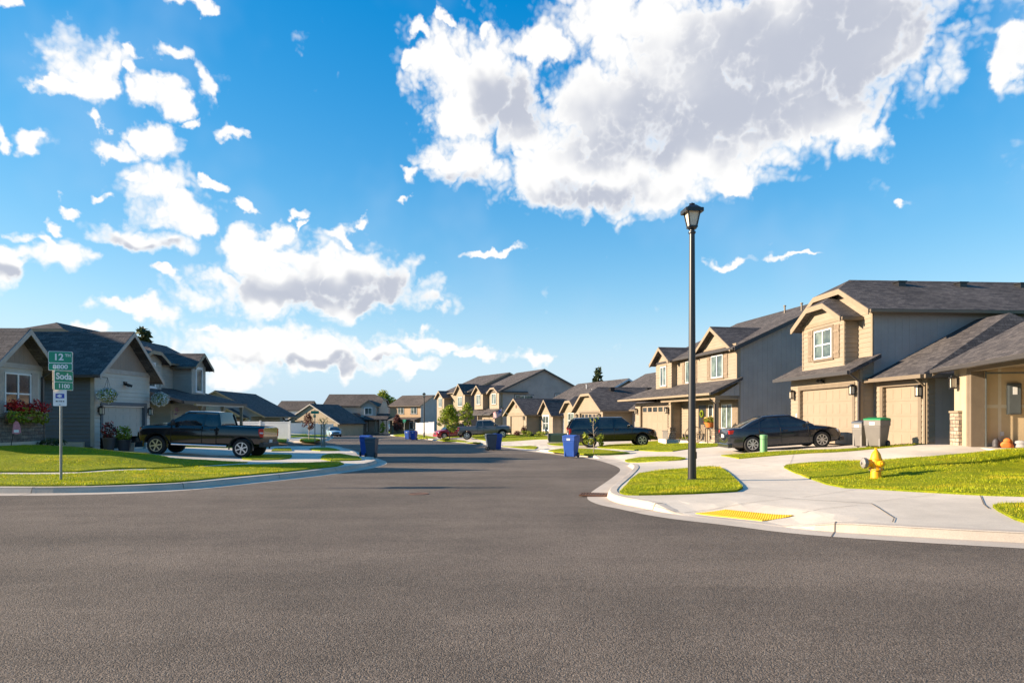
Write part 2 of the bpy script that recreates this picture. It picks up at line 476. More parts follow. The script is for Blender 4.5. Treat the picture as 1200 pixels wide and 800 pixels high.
def chaikin_closed(p, n=2):
    for _ in range(n):
        q = []
        for a, b in zip(p, p[1:] + p[:1]):
            q.append((lerp(a[0], b[0], .25), lerp(a[1], b[1], .25)))
            q.append((lerp(a[0], b[0], .75), lerp(a[1], b[1], .75)))
        p = q
    return p

K_RIGHT = chaikin([(70, -14), (30, -0.5), (14, 5.8)] + [onroad(*p) for p in
    [(1200,636.5),(1046,628),(940,621),(880,613),(795,604),(752,595),(725,590),(712,584),(716,577),(727,568),(738,558),
     (744,551),(738,546.5),(724,542),(708,538),(680,534.5),(640,530),(610,526),(580,522),(541,518.5),(500,515),(470,511.5),(452,509.7)]]
    + [(-19, 132), (20, 139), (70, 148)], 2)
K_LEFT = chaikin([(-80, 14.3), (-30, 15.0)] + [onroad(*p) for p in
    [(0,578.5),(100,577.7),(205,574),(280,566),(360,557.6),(420,549),(440,544),(441,541),(432,537.5),(418,533),(403,526.5),(394,524.2),(370,524.4),(326,524.8)]]
    + [(-35, 47.5), (-90, 46)], 2)
K_BLOCK2 = chaikin([(-95, 64), (-45, 65)] + [onroad(*p) for p in
    [(330,518.3),(368,518.6),(379,516.6),(384,514),(388,511.6),(388,510.6)]] + [(-36, 128), (-44, 134), (-95, 138)], 2)
K_BLOCK3 = chaikin([(-95, 150), (-50, 148), (-30, 150), (0, 160), (80, 176)], 2)
KERBS = [K_RIGHT, K_LEFT, K_BLOCK2, K_BLOCK3]
SEG = np.array([(a[0], a[1], b[0], b[1]) for k in KERBS for a, b in zip(k[:-1], k[1:])])
# dropped kerbs: corner ramp and driveway aprons
DROPS = [(onroad(820,609), onroad(872,614), 0.5, 1.5), (onroad(731,545), onroad(705,538), 0.4, 1.4), (onroad(628,528), onroad(592,523.5), 0.5, 2.0),
         (onroad(557,519.5), onroad(536,518), 0.5, 2.0), (onroad(430,537), onroad(420,533.5), 0.3, 1.2),
         (onroad(410,530), onroad(405,527), 0.3, 1.2), (onroad(492,514.2), onroad(480,512.8), 0.5, 2)]
# extra rise of the lots above the kerb (x, y, metres)
CTRL = np.array([(-17,23,.68),(-14,21.5,.42),(-12,19,.22),(-9,22,.06),(-18,30,.34),(-18,34,.28),(-13,31,.03),(-10,28,.0),(-15.5,31,.16),(-10.4,30.5,.0),
    (-21,44,.25),(-14,42,.05),(-30,22,.8),(-40,20,.9),(-30,60,.3),(-45,80,.3),(-30,112,.3),
    (14.1,27.7,.61),(14,33,.62),(9.4,28.6,.30),(13,28.4,.50),(11,28.5,.40),(13,39,.39),(11,48,.35),(14.9,23,.74),(13.5,18,.72),(12.6,19.5,.55),
    (10.2,20.5,.30),(7.1,15,.03),(12.4,15.5,.22),(16,13,.3),(6.2,17,.03),(7.6,57,.36),(8.5,45,.12),(4,44,.06),(1.6,75.6,.50),(-2.5,72,.2),
    (-1.3,89,.4),(-9,84,.15),(-6,100,.4),(-20,165,.3),(30,60,.7),(25,30,.8),(30,15,.8),(20,90,.6)])

def segdist(px, py, seg):
    ax, ay, bx, by = seg.T
    dx, dy = bx - ax, by - ay
    t = np.clip(((px - ax)*dx + (py - ay)*dy)/(dx*dx + dy*dy + 1e-9), 0, 1)
    return float(np.sqrt((px - ax - t*dx)**2 + (py - ay - t*dy)**2).min())

def dropf(x, y):
    f = 1.0
    for a, b, r0, r1 in DROPS:
        d = segdist(x, y, np.array([(a[0], a[1], b[0], b[1])]))
        f = min(f, 0.16 + 0.84*sstep(r0, r1, d))
    return f

def lot_c(x, y):
    d = segdist(x, y, SEG)
    w = 1.0/((CTRL[:, 0] - x)**2 + (CTRL[:, 1] - y)**2 + 0.3)**1.6
    e = float((w*CTRL[:, 2]).sum()/w.sum())
    return (0.13 + 0.015*min(d, 2.0))*(dropf(x, y) if d < 3 else 1.0) + e*sstep(0.5, 6.5, d)

def ground(x, y): return -S*y + lot_c(x, y)

def at(px, py):
    """point of the lots under a viewing direction"""
    c = 0.15
    for _ in range(40):
        X, Y = onroad(px, py, min(c, 1.3))
        Y = min(Y, 300.0); X = (px - CX)/F*Y
        c = lerp(c, lot_c(X, Y), 0.5)
    X, Y = onroad(px, py, min(c, 1.3))
    return Vector((X, Y, -S*Y + c))

def drape(name, pts, off, mat, step=1.0, skirt=0.06, kind='structure', zf=None, fine=None):
    zf = zf or ground
    bm = bmesh.new()
    bm.faces.new([bm.verts.new((p[0], p[1], 0)) for p in pts])
    bmesh.ops.triangulate(bm, faces=bm.faces[:])
    for ax in (0, 1):
        lo = min(p[ax] for p in pts); hi = max(p[ax] for p in pts)
        cuts = []; c = math.floor(lo/step)*step + step
        while c < hi: cuts.append(c); c += step
        if fine:
            a, b = fine[ax]; cuts = [q for q in cuts if not a < q < b]; c = max(a, lo + .01)
            while c < min(b, hi): cuts.append(c); c += fine[2]
        for c in cuts:
            no = (1, 0, 0) if ax == 0 else (0, 1, 0)
            co = (c, 0, 0) if ax == 0 else (0, c, 0)
            bmesh.ops.bisect_plane(bm, geom=bm.verts[:] + bm.edges[:] + bm.faces[:], plane_co=co, plane_no=no)
    bmesh.ops.triangulate(bm, faces=bm.faces[:])
    for v in bm.verts: v.co.z = zf(v.co.x, v.co.y) + off
    bmesh.ops.recalc_face_normals(bm, faces=bm.faces[:])
    if sum(f.normal.z for f in bm.faces) < 0: bmesh.ops.reverse_faces(bm, faces=bm.faces[:])
    if skirt:
        be = [e for e in bm.edges if len(e.link_faces) == 1]
        r = bmesh.ops.extrude_edge_only(bm, edges=be)
        for v in r['geom']:
            if isinstance(v, bmesh.types.BMVert): v.co.z -= skirt
        bmesh.ops.recalc_face_normals(bm, faces=bm.faces[:])
    auto_uv(bm)
    me = bpy.data.meshes.new(name); bm.to_mesh(me); bm.free()
    me.materials.append(mat)
    o = link(bpy.data.objects.new(name, me))
    o['kind'] = kind
    return o

# ------------------------------------------------------------------ terrain, street, lots
def flat_sheet(name, x0, x1, y0, y1, off, mat):
    mb = MB(); mb.add([(x0,y0,-S*y0+off),(x1,y0,-S*y0+off),(x1,y1,-S*y1+off),(x0,y1,-S*y1+off)], [(0,1,2,3)])
    o = mb.build(name, mat, recalc=False); o['kind'] = 'structure'; return o
flat_sheet('ground', -900, 900, -200, 1600, -0.12, M['field'])
flat_sheet('road', -95, 95, -40, 185, 0.0, M['asphalt'])

def kerb(name, line):
    prof = [(-.46, .004), (-.04, .014), (.0, .118), (.025, .142), (.17, .146), (.17, .05)]
    vs = []; fs = []; n = len(prof)
    pts = [Vector((p[0], p[1], 0)) for p in line]
    # resample
    q = [pts[0]]
    for p in pts[1:]:
        while (p - q[-1]).length > 0.6 and p.y < 60 and p.y > 5: q.append(q[-1] + (p - q[-1]).normalized()*0.5)
        if (p - q[-1]).length > 0.05: q.append(p)
    for i, p in enumerate(q):
        d = (q[min(i+1, len(q)-1)] - q[max(i-1, 0)]).normalized()
        nrm = Vector((d.y, -d.x, 0))*SIDE
        k = dropf(p.x, p.y)
        for o, z in prof:
            w = p + nrm*o
            hz = z if z < .03 else max(.02, (z)*k)
            vs.append((w.x, w.y, -S*w.y + hz))
    for i in range(len(q)-1):
        for j in range(n-1):
            a = i*n + j
            fs.append((a, a+1, a+n+1, a+n))
    mb = MB(); mb.add(vs, fs)
    o = mb.build(name, M['kerb']); o['kind'] = 'structure'
    # gutter and kerb joints every three metres are modelled as fine dark strips
    jb = MB(); acc = 0
    for i in range(1, len(q)-1):
        acc += (q[i] - q[i-1]).length
        if acc > 3.0 and 6 < q[i].y < 45:
            acc = 0
            d = (q[i+1] - q[i-1]).normalized(); nrm = Vector((d.y, -d.x, 0))*SIDE; k = dropf(q[i].x, q[i].y)
            for (o0, z0), (o1, z1) in zip(prof[:4], prof[1:5]):
                z0 = z0 if z0 < .03 else max(.02, z0*k); z1 = z1 if z1 < .03 else max(.02, z1*k)
                a = q[i] + nrm*(o0 - .003); b = q[i] + nrm*(o1 - .003)
                e = d*0.008
                jb.add([a-e+Vector((0,0,-S*a.y+z0+.004)), a+e+Vector((0,0,-S*a.y+z0+.004)), b+e+Vector((0,0,-S*b.y+z1+.004)), b-e+Vector((0,0,-S*b.y+z1+.004))], [(0,1,2,3)])
    if jb.v:
        j = jb.build('kerb_joint', M['joint']); j['kind'] = 'structure'
    return o
# the lots lie to the right of the walking direction for the right block
SIDE = 1;  kerb('kerb', K_RIGHT)
SIDE = -1; kerb('kerb', K_LEFT); kerb('kerb', K_BLOCK2); kerb('kerb', K_BLOCK3)

drape('sidewalk', K_RIGHT + [(110, 148), (110, -14)], 0.0, M['concrete'], 3.0, 0.0, fine=((0, 18), (7, 34), 0.4))
drape('sidewalk', K_LEFT + [(-120, 46), (-120, 14.3)], 0.0, M['concrete'], 3.0, 0.0, fine=((-20, -3), (12, 48), 0.7))
drape('sidewalk', K_BLOCK2 + [(-120, 138), (-120, 64)], 0.0, M['concrete'], 3.0, 0.0)
drape('yard', K_BLOCK3 + [(120, 176), (120, 260), (-120, 260), (-120, 150)], 0.0, M['lawn_far'], 12.0, 0.0)

def px_poly(pts): return [tuple(at(*p)[:2]) for p in pts]
LAWNS = []
def lawn(pts, round_=1, mat='lawn', blades=0, step=0.8, off=0.04, world=False):
    p = pts if world else px_poly(pts)
    if round_: p = chaikin_closed(p, round_)
    o = drape('lawn', p, off, M[mat], step, 0.06)
    LAWNS.append((p, blades))
    return o
# right block
lawn([(725,578),(730,574),(741,561),(751,554),(805,549),(840,547),(852.5,552.5),(865,565),(872.5,575.5),(835,578),(755,580.5),(730,580)], 1, blades=900, step=0.5)
lawn([(731,540),(737,538),(785,535),(802,536.5),(804,538.7),(775,540.5),(737,542)], 1, blades=350)
lawn([(845,534),(893,530.4),(980,527),(1014,525),(1070,522.3),(1119,520.9),(1119,521.6),(1070,523.6),(1014,527),(980,529.6),(866,537.6)], 0, blades=250, step=1.2)
lawn([(915,546.5),(940,543.3),(1000,541),(1050,539),(1090,536.5),(1130,532.8),(1165,534.8),(1185,536.6),(1240,537),(1290,541),(1290,586),(1200,582),(1148,580.6),(1085,577),(1020,573),(980,571.5),(940,557),(930,554)], 1, blades=700, step=0.7)
lawn([(1161,595),(1170,592),(1200,591),(1260,593),(1330,640),(1200,614.5)], 1, blades=900, step=0.5)
lawn([(699,523.6),(717,520.8),(764,516.9),(787,517.2),(847,521),(850,522.5),(807,526),(782,529.8),(740,527.5),(703,525.2)], 1, blades=160)
lawn([(640,528.3),(662,525.2),(695,526.3),(736,530.4),(739,531.8),(691,533.4),(678,531.8),(650,529.2)], 1, blades=160)
lawn([(547,510.6),(575,508.9),(600,508.5),(640,510),(664,513),(662,515.4),(640,514.2),(599,517),(582,517.6),(560,515)], 1, step=2)
lawn([(585,521.4),(618,522.2),(632,523.4),(625,526.6),(600,524)], 1, step=2)
lawn([(640,519),(660,517.2),(690,518),(695,521.4),(660,522.6),(645,521.5)], 1, step=2)
lawn([(511,515.3),(527,515.0),(566,517.9),(560,519.4),(541,517.6),(515,515.9)], 1, step=2)
lawn([(456,509.7),(474,508.2),(506,511.5),(514,512.7),(500,514.0),(478,511.7)], 1, step=3)
lawn([(515,509),(540,508.6),(550,510.5),(535,513.2),(516,511.8)], 1, step=3)
# back yards, behind the houses
lawn([(16,24),(16,-2),(60,-8),(100,0),(100,120),(40,120),(22,60),(19,40)], 0, 'lawn_far', 0, 6, 0.02, True)
# left block
lawn([(-60,569.5),(0,569.6),(100,569.9),(205,565.4),(280,558),(330,553.6),(395,546.6),(403,544),(396,541.6),(330,544),(280,545.4),(230,548.2),(165,552.2),(70,557),(0,556.8),(-60,557)], 0, blades=700, step=0.7)
lawn([(-90,553.6),(0,553.4),(90,553),(180,549),(240,545.4),(290,542.2),(240,539.5),(200,537.6),(150,531.5),(112,527.5),(60,524.5),(0,523),(-90,521)], 0, blades=420, step=0.8)
lawn([(290,533.0),(340,532.6),(343,534.5),(338,538.2),(300,539.4),(280,538)], 1, blades=120)
lawn([(378,532.6),(405,532.8),(414,534.2),(424,538.2),(423,539.4),(375,540.4)], 1, blades=120)
lawn([(322,525.4),(341,525.2),(342,528.4),(318,528.6)], 0)
lawn([(362,525.2),(388,525.0),(396,525.6),(402,528.2),(366,528.4)], 1, 'lawn_far')
lawn([(-19.6,36.5),(-15.5,36.5),(-15.5,40),(-24,46),(-60,44),(-60,22),(-24,22)], 0, 'lawn_far', 0, 3, 0.02, True)
# block beyond the side street
lawn([(322,515.2),(336,515),(335,517.6),(318,517.6)], 0, 'lawn_far', 0, 3)
lawn([(351,513.3),(366,512.8),(376,514.2),(374,517),(352,517.4)], 1, 'lawn_far', 0, 1.5, .025)
lawn([(326,510.6),(340,510.4),(380,509.2),(384,511.2),(377,512.2),(352,512),(326,513.4)], 0, 'lawn_far', 0, 3)
lawn([(-120,70),(-40,70),(-30,76),(-30,100),(-38,126),(-120,132)], 0, 'lawn_far', 0, 8, 0.015, True)

# grass blades on the near lawns
def inpoly(xs, ys, poly):
    r = np.zeros(len(xs), bool); n = len(poly)
    for i in range(n):
        x0, y0 = poly[i]; x1, y1 = poly[(i+1) % n]
        c = ((y0 > ys) != (y1 > ys)) & (xs < (x1 - x0)*(ys - y0)/(y1 - y0 + 1e-12) + x0)
        r ^= c
    return r
def blades():
    V = []; 
    for poly, dens in LAWNS:
        if not dens: continue
        P = np.array(poly); lo = P.min(0); hi = P.max(0)
        hi[0] = min(hi[0], 14); lo[0] = max(lo[0], -17)
        n = int(1.5*dens*(hi[0]-lo[0])*(hi[1]-lo[1]))
        xs = rng.uniform(lo[0]-.03, hi[0]+.03, n); ys = rng.uniform(lo[1]-.03, hi[1]+.03, n)
        k = inpoly(xs, ys, poly); xs, ys = xs[k], ys[k]
        # height of the turf on a coarse grid
        gx = np.linspace(lo[0]-.1, hi[0]+.1, 24); gy = np.linspace(lo[1]-.1, hi[1]+.1, 24)
        G = np.array([[ground(a, b) for b in gy] for a in gx])
        fx = np.clip((xs-gx[0])/(gx[1]-gx[0]), 0, 22.999); fy = np.clip((ys-gy[0])/(gy[1]-gy[0]), 0, 22.999)
        i = fx.astype(int); j = fy.astype(int); fx -= i; fy -= j
        z = G[i,j]*(1-fx)*(1-fy)+G[i+1,j]*fx*(1-fy)+G[i,j+1]*(1-fx)*fy+G[i+1,j+1]*fx*fy + 0.02
        a = rng.uniform(0, 2*np.pi, len(xs)); h = rng.uniform(.025, .064, len(xs))*(1 + .35*np.sin(xs*1.7)*np.sin(ys*2.3+xs)); w = rng.uniform(.004, .009, len(xs))
        lx = rng.normal(0, .018, len(xs)); ly = rng.normal(0, .018, len(xs))
        dx, dy = np.cos(a)*w, np.sin(a)*w
        V.append(np.stack([np.stack([xs-dx, ys-dy, z], 1), np.stack([xs+dx, ys+dy, z], 1), np.stack([xs+lx, ys+ly, z+h], 1)], 1).reshape(-1, 3))
    V = np.concatenate(V); n = len(V)//3
    me = bpy.data.meshes.new('grass')
    me.vertices.add(len(V)); me.vertices.foreach_set('co', V.ravel().astype(np.float32))
    me.loops.add(len(V)); me.loops.foreach_set('vertex_index', np.arange(len(V), dtype=np.int32))
    me.polygons.add(n); me.polygons.foreach_set('loop_start', np.arange(0, len(V), 3, dtype=np.int32))
    me.update(calc_edges=True); me.materials.append(M['blade'])
    o = link(bpy.data.objects.new('grass', me)); o['kind'] = 'stuff'
    print('BLADES', n)
blades()

# expansion joints and hairline cracks of the pavement
def strip(name, pts, w, mat, off=0.010, road=False):
    mb = MB()
    P = [Vector((*(onroad(*p) if road else at(*p)[:2]), 0)) for p in pts]
    Q = [P[0]]
    for p in P[1:]:
        a = Q[-1]; n = max(1, int((p - a).length/0.4))
        for i in range(1, n+1): Q.append(a.lerp(p, i/n))
    vs = []
    for i, p in enumerate(Q):
        d = (Q[min(i+1, len(Q)-1)] - Q[max(i-1, 0)]).normalized(); nn = Vector((-d.y, d.x, 0))*w*.32
        for q in (p - nn, p + nn): vs.append((q.x, q.y, (-S*q.y if road else ground(q.x, q.y)) + off))
    mb.add(vs, [(2*i, 2*i+1, 2*i+3, 2*i+2) for i in range(len(Q)-1)])
    o = mb.build(name, mat, recalc=False); o['kind'] = 'structure'; return o
for pts, w in [([(752,589),(800,602)], .02), ([(802,601),(870,590),(925,584)], .018), ([(925,584),(873,578)], .018), ([(925,584),(1021,590)], .03), ([(1021,590),(1048,607)], .028),
               ([(1048,607),(1046,612)], .025), ([(940,583),(1000,574)], .015), ([(1025,588),(1095,579.5)], .015), ([(1149,581),(1153,591),(1159,596)], .03),
               ([(940,601),(1005,592)], .015), ([(870,548),(925,545)], .012), ([(855,540),(900,546)], .012), ([(805,545.5),(870,541)], .012), ([(1000,545.5),(1000,545)], .012),
               ([(930,532),(925,545)], .012), ([(0,555.2),(1,553.6)], .015), ([(120,552.8),(126,550.4)], .015), ([(220,547.6),(226,546)], .015), ([(690,528.5),(705,527)], .015), ([(640,525),(655,522.5)], .015)]:
    strip('pavement_joint', pts, w, M['joint'])
# yellow tactile paving with truncated domes on the corner ramp
pts = px_poly([(815,602),(850,597.8),(930,604.5),(893,610.5)])
drape('tactile_paving', pts, 0.018, M['tactile'], 0.25, 0.02)
mb = MB(); A, B, C, D = [Vector((*p, 0)) for p in pts]
for i in range(30):
    for j in range(12):
        u = (i+.5)/30; v = (j+.5)/12
        p = A.lerp(D, u).lerp(B.lerp(C, u), v); z = ground(p.x, p.y) + .018
        mb.lathe([(.018, z), (.011, z+.008)], (p.x, p.y, 0), n=6)
o = mb.build('tactile_domes', M['tactile']); o['kind'] = 'structure'
# storm drain inlet at the kerb return
p0 = Vector((*onroad(696, 581), 0))
g = thing('storm_drain', 'rusty iron storm drain grate in the gutter at the kerb corner', 'drain', (p0.x, p0.y, -S*p0.y+.02), R(-12))
mb = MB(); mb.box(-.3,.3,-.22,-.19,0,.03); mb.box(-.3,.3,.19,.22,0,.03); mb.box(-.3,-.27,-.19,.19,0,.03); mb.box(.27,.3,-.19,.19,0,.03)
mb.build('drain_frame', M['rust'], g)
mb = MB()
for i in range(9): mb.box(-.25+i*.06,-.22+i*.06,-.19,.19,0,.025)
mb.build('grate', M['rust'], g)
# manhole cover and patches on the street
for nm, px, py, r, lab in [('manhole_cover', 491, 578.5, .22, 'small round iron utility cover set into the asphalt')]:
    x, y = onroad(px, py); mb = MB(); mb.lathe([(r, 0), (r, .008), (r*.86, .008), (r*.84, .004), (.001, .005)], n=20)
    o = mb.build(nm, M['rust']); o.location = (x, y, -S*y+.002); tag(o, lab, 'manhole cover')
# ------------------------------------------------------------------ house kit (local frame: u along the facade, v into the depth, z up)
class House:
    def __init__(s, name, label, xy, rot, z, k=1.0, cat='house', group=None, laps=()):
        s.k = k; s.laps = laps; s.root = thing(name, label, cat, (xy[0], xy[1], z), R(rot), group)
    def b(s, mb, name, mat, parent=None, **kw):
        return mb.build(name, mat, parent or s.root, k=s.k, **kw)
    # a box in the frame of a wall: a along the wall, o outwards, z up
    def F(s, face, V):
        if face == 'front': return lambda a0,a1,o0,o1,z0,z1: (a0,a1,V-o1,V-o0,z0,z1)
        if face == 'right': return lambda a0,a1,o0,o1,z0,z1: (V+o0,V+o1,a0,a1,z0,z1)
        if face == 'left':  return lambda a0,a1,o0,o1,z0,z1: (V-o1,V-o0,a0,a1,z0,z1)
    def wall(s, mat, *boxes, name='wall', bottom=-0.5):
        mb = MB()
        for (u0,u1,v0,v1,z0,z1) in boxes:
            mb.box(u0,u1,v0,v1, z0 + (bottom if z0 == 0 else 0), z1)
            if s.laps and mat in ('cream', 'tan', 'left_siding', 'left_side'):        # real lap boards on the near houses
                p = .17; n = int((z1-z0)/p)
                for i in range(n):
                    za = z1-(i+1)*p; zb = za+p; o = .016
                    if 'front' in s.laps: mb.prism([(u0+.002,v0-o,za),(u0+.002,v0-o*.9,za+.012),(u0+.002,v0+.004,zb),(u0+.002,v0+.004,za)], (u1-u0-.004,0,0))
                    if 'right' in s.laps: mb.prism([(u1+o,v0+.002,za),(u1+o*.9,v0+.002,za+.012),(u1-.004,v0+.002,zb),(u1-.004,v0+.002,za)], (0,v1-v0-.004,0))
                    if 'left' in s.laps: mb.prism([(u0-o,v0+.002,za),(u0-o*.9,v0+.002,za+.012),(u0+.004,v0+.002,zb),(u0+.004,v0+.002,za)], (0,v1-v0-.004,0))
        return s.b(mb, name, M[mat])
    def wall_open(s, mat, u0, u1, v0, v1, z1, a0, a1, zt, name='wall', back=True):
        t = .18; q = [(u0,a0,v0,v0+t,0,z1), (a1,u1,v0,v0+t,0,z1), (a0,a1,v0,v0+t,zt,z1)]
        if back: q += [(u0,u0+t,v0+t,v1,0,z1), (u1-t,u1,v0+t,v1,0,z1)]
        return s.wall(mat, *q, name=name)
    def trim(s, mat, *boxes, name='trim', parent=None):
        mb = MB()
        for b in boxes: mb.box(*b)
        return s.b(mb, name, M[mat], parent)
    def corner(s, mat, face, V, a, z0, z1, w=.1):
        f = s.F(face, V); mb = MB(); mb.box(*f(a-w/2, a+w/2, -.02, .022, z0, z1)); return s.b(mb, 'corner_board', M[mat])
    def window(s, face, V, a0, a1, z0, z1, trim='trim_taupe', frame='white', cols=2, rows=2, shut=None, pane='glass', simple=False, parent=None):
        f = s.F(face, V); mb = MB(); t = .09; w = .05
        if trim:
            mb2 = MB()
            for q in ((a0-t,a1+t,0,.035,z1,z1+t*1.3),(a0-t-.03,a1+t+.03,0,.06,z0-t,z0),(a0-t,a0,0,.03,z0,z1),(a1,a1+t,0,.03,z0,z1)): mb2.box(*f(*q))
            s.b(mb2, 'window_trim', M[trim], parent)
        mb.box(*f(a0,a0+w,.0,.05,z0,z1)); mb.box(*f(a1-w,a1,.0,.05,z0,z1)); mb.box(*f(a0+w,a1-w,.0,.05,z0,z0+w)); mb.box(*f(a0+w,a1-w,.0,.05,z1-w,z1))
        for i in range(1, cols):
            c = lerp(a0, a1, i/cols); mb.box(*f(c-.03,c+.03,.0,.048,z0+w,z1-w))
        if rows == 2:
            c = lerp(z0, z1, .48)
            for i in range(cols):
                mb.box(*f(lerp(a0,a1,i/cols)+.05,lerp(a0,a1,(i+1)/cols)-.05,.0,.044,c-.025,c+.025))
        o = s.b(mb, 'window', M[frame], parent)
        g = MB(); g.box(*f(a0+.02,a1-.02,.004,.02,z0+.02,z1-.02))
        s.b(g, 'pane', M[pane], o)
        if shut:
            for sa, sb in ((a0-.52, a0-.13), (a1+.13, a1+.52)):
                m2 = MB(); m2.box(*f(sa,sb,0,.03,z0-.06,z1+.08))
                for j in range(3): m2.box(*f(lerp(sa,sb,j/3)+.015, lerp(sa,sb,(j+1)/3)-.015, .03,.042, z0-.05, z1+.07))
                for zz in (z0+.12, z1-.2): m2.box(*f(sa+.01,sb-.01,.042,.055,zz,zz+.09))
                s.b(m2, 'shutter', M[shut])
        return o
    def garage(s, face, V, a0, a1, z0, z1, mat='cream_door', trim='trim_taupe', windows=0, ncol=None, dep=.12, flush=False):
        """sectional door set dep behind the wall face"""
        f = s.F(face, V); t = .16
        mb2 = MB(); o0 = -dep
        mb2.box(*f(a0-t,a1+t,-.02,.035,z1,z1+t)); mb2.box(*f(a0-t,a0,o0,.03,z0,z1)); mb2.box(*f(a1,a1+t,o0,.03,z0,z1))
        s.b(mb2, 'garage_trim', M[trim])
        mb = MB(); rows = 4; ncol = ncol or max(2, int((a1-a0)/.6)); h = (z1-z0)/rows
        mb.box(*f(a0,a1,o0-.03,o0,z0,z1))
        for i in range(rows):
            for j in range(ncol):
                if windows and i == rows-1: continue
                w = (a1-a0)/ncol
                mb.box(*f(a0+j*w+.07,a0+(j+1)*w-.07,o0+.01,o0+.023,z0+i*h+.09,z0+(i+1)*h-.09))
            mb.box(*f(a0,a1,o0,o0+.016,z0+i*h+.011,z0+(i+1)*h-.011))
        d = s.b(mb, 'garage_door', M[mat])
        for j in range(windows):
            w = (a1-a0)/windows; zz = z0+3*h
            m3 = MB(); m3.box(*f(a0+j*w+.12,a0+(j+1)*w-.12,o0+.012,o0+.026,zz+.13,zz+h-.11)); s.b(m3, 'door_window', M['glass_dark'], d)
        return d
    def lantern(s, face, V, a, z):
        f = s.F(face, V); mb = MB()
        mb.box(*f(a-.06,a+.06,0,.03,z-.08,z+.12)); mb.box(*f(a-.02,a+.02,.03,.15,z+.14,z+.17)); mb.box(*f(a-.09,a+.09,.06,.24,z+.10,z+.14))
        mb.box(*f(a-.05,a+.05,.10,.20,z+.14,z+.19))
        for p, q in ((-.08,.07),(.06,.07),(-.08,.21),(.06,.21)): mb.box(*f(a+p,a+p+.02,q,q+.02,z-.16,z+.10))
        mb.box(*f(a-.08,a+.08,.07,.23,z-.2,z-.16))
        o = s.b(mb, 'wall_lantern', M['black'])
        g = MB(); g.box(*f(a-.055,a+.055,.095,.205,z-.155,z+.095)); s.b(g, 'lantern_glass', M['lamp_glass'], o)
    def slab(s, mb, polys, t=.15, lift=.1):
        for p in polys:
            mb.prism([(q[0], q[1], q[2]+lift) for q in p], (0,0,-t))
    def gable(s, axis, a0, a1, b0, b1, ze, sl, mat='roof', gmat=None, trim='trim_taupe', ov=.35, ova=(.3,.3), clip=(0,0), t=.15, gut=True, solid=None, hipsl=1.0, gname='gable'):
        """pitched roof: ridge along axis, b across; clip = height cut off each gable top (jerkinhead)"""
        mp = (lambda a,b,z: (a,b,z)) if axis == 'u' else (lambda a,b,z: (b,a,z))
        mid = (b0+b1)/2; half = (b1-b0)/2; zr = ze+sl*half
        e0, e1 = b0-ov, b1+ov; zl = ze-sl*ov
        A0, A1 = a0-ova[0], a1+ova[1]
        def end(A, c, sg):
            zc = zr-c; hb = c/sl
            R_ = A + sg*(c/(sl*hipsl))
            return zc, mid-hb, mid+hb, R_
        z0, l0, r0, R0 = end(A0, clip[0], 1); z1, l1, r1, R1 = end(A1, clip[1], -1)
        P = lambda a,b,z: mp(a,b,z)
        left = [P(A0,e0,zl), P(A1,e0,zl), P(A1,l1,z1)]; right = [P(A0,e1,zl), P(A1,e1,zl), P(A1,r1,z1)]
        if clip[1]: left.append(P(R1,mid,zr)); right.append(P(R1,mid,zr))
        if clip[0]: left.append(P(R0,mid,zr)); right.append(P(R0,mid,zr))
        left.append(P(A0,l0,z0)); right.append(P(A0,r0,z0))
        polys = [left, right]
        if clip[0]: polys.append([P(A0,l0,z0),P(A0,r0,z0),P(R0,mid,zr)])
        if clip[1]: polys.append([P(A1,l1,z1),P(A1,r1,z1),P(R1,mid,zr)])
        mb = MB(); s.slab(mb, polys, t); roof = s.b(mb, 'roof', M[mat])
        # ridge cap
        mb = MB()
        for d in (-1, 1):
            mb.prism([P(R0 if clip[0] else A0,mid,zr+.10+.015), P(R1 if clip[1] else A1,mid,zr+.115), P(R1 if clip[1] else A1,mid+d*.16,zr+.115-sl*.16), P(R0 if clip[0] else A0,mid+d*.16,zr+.115-sl*.16)], (0,0,-.02))
        s.b(mb, 'ridge_cap', M[mat], roof)
        # barge boards and eave boards
        h = .2
        for A, c, zc, l, r, sg in ((A0, clip[0], z0, l0, r0, -1), (A1, clip[1], z1, l1, r1, 1)):
            if (sg == -1 and ova[0] < .05) or (sg == 1 and ova[1] < .05): continue
            fb = MB(); pts = [(e0, zl), (l, zc)] + ([(r, zc)] if c else []) + [(e1, zl)]
            for (ba, za), (bb, zb) in zip(pts[:-1], pts[1:]):
                q = [P(A,ba,za+.085), P(A,bb,zb+.085), P(A,bb,zb+.085-h), P(A,ba,za+.085-h)]
                d = P(sg*.03,0,0); fb.prism(q, d)
            s.b(fb, 'barge_board', M[trim], roof)
        if gut:
            for e, sg in ((e0,-1),(e1,1)):
                gb = MB()
                q = [P(A0+.02,e+sg*.004,zl+.07), P(A0+.02,e+sg*.10,zl+.07), P(A0+.02,e+sg*.09,zl-.03), P(A0+.02,e+sg*.02,zl-.05)]
                gb.prism(q, Vector(P(A1-A0-.04,0,0)))
                s.b(gb, 'gutter', M['gutter_dark' if trim != 'trim_tan' else 'trim_taupe'], roof)
        # attic walls
        if gmat:
            w = MB(); lo = .02
            pts = [(b0+lo,ze-.06),(b0+lo,ze+.0)]
            zc0 = max(clip); hb = zc0/sl
            pts += [(mid-hb, zr-zc0-.02)] + ([(mid+hb, zr-zc0-.02)] if zc0 else []) + [(b1-lo,ze+.0),(b1-lo,ze-.06)]
            w.prism([P(a0-.004,b,z) for b, z in pts], Vector(P(a1-a0+.008,0,0)))
            s.b(w, gname, M[gmat])
        return roof
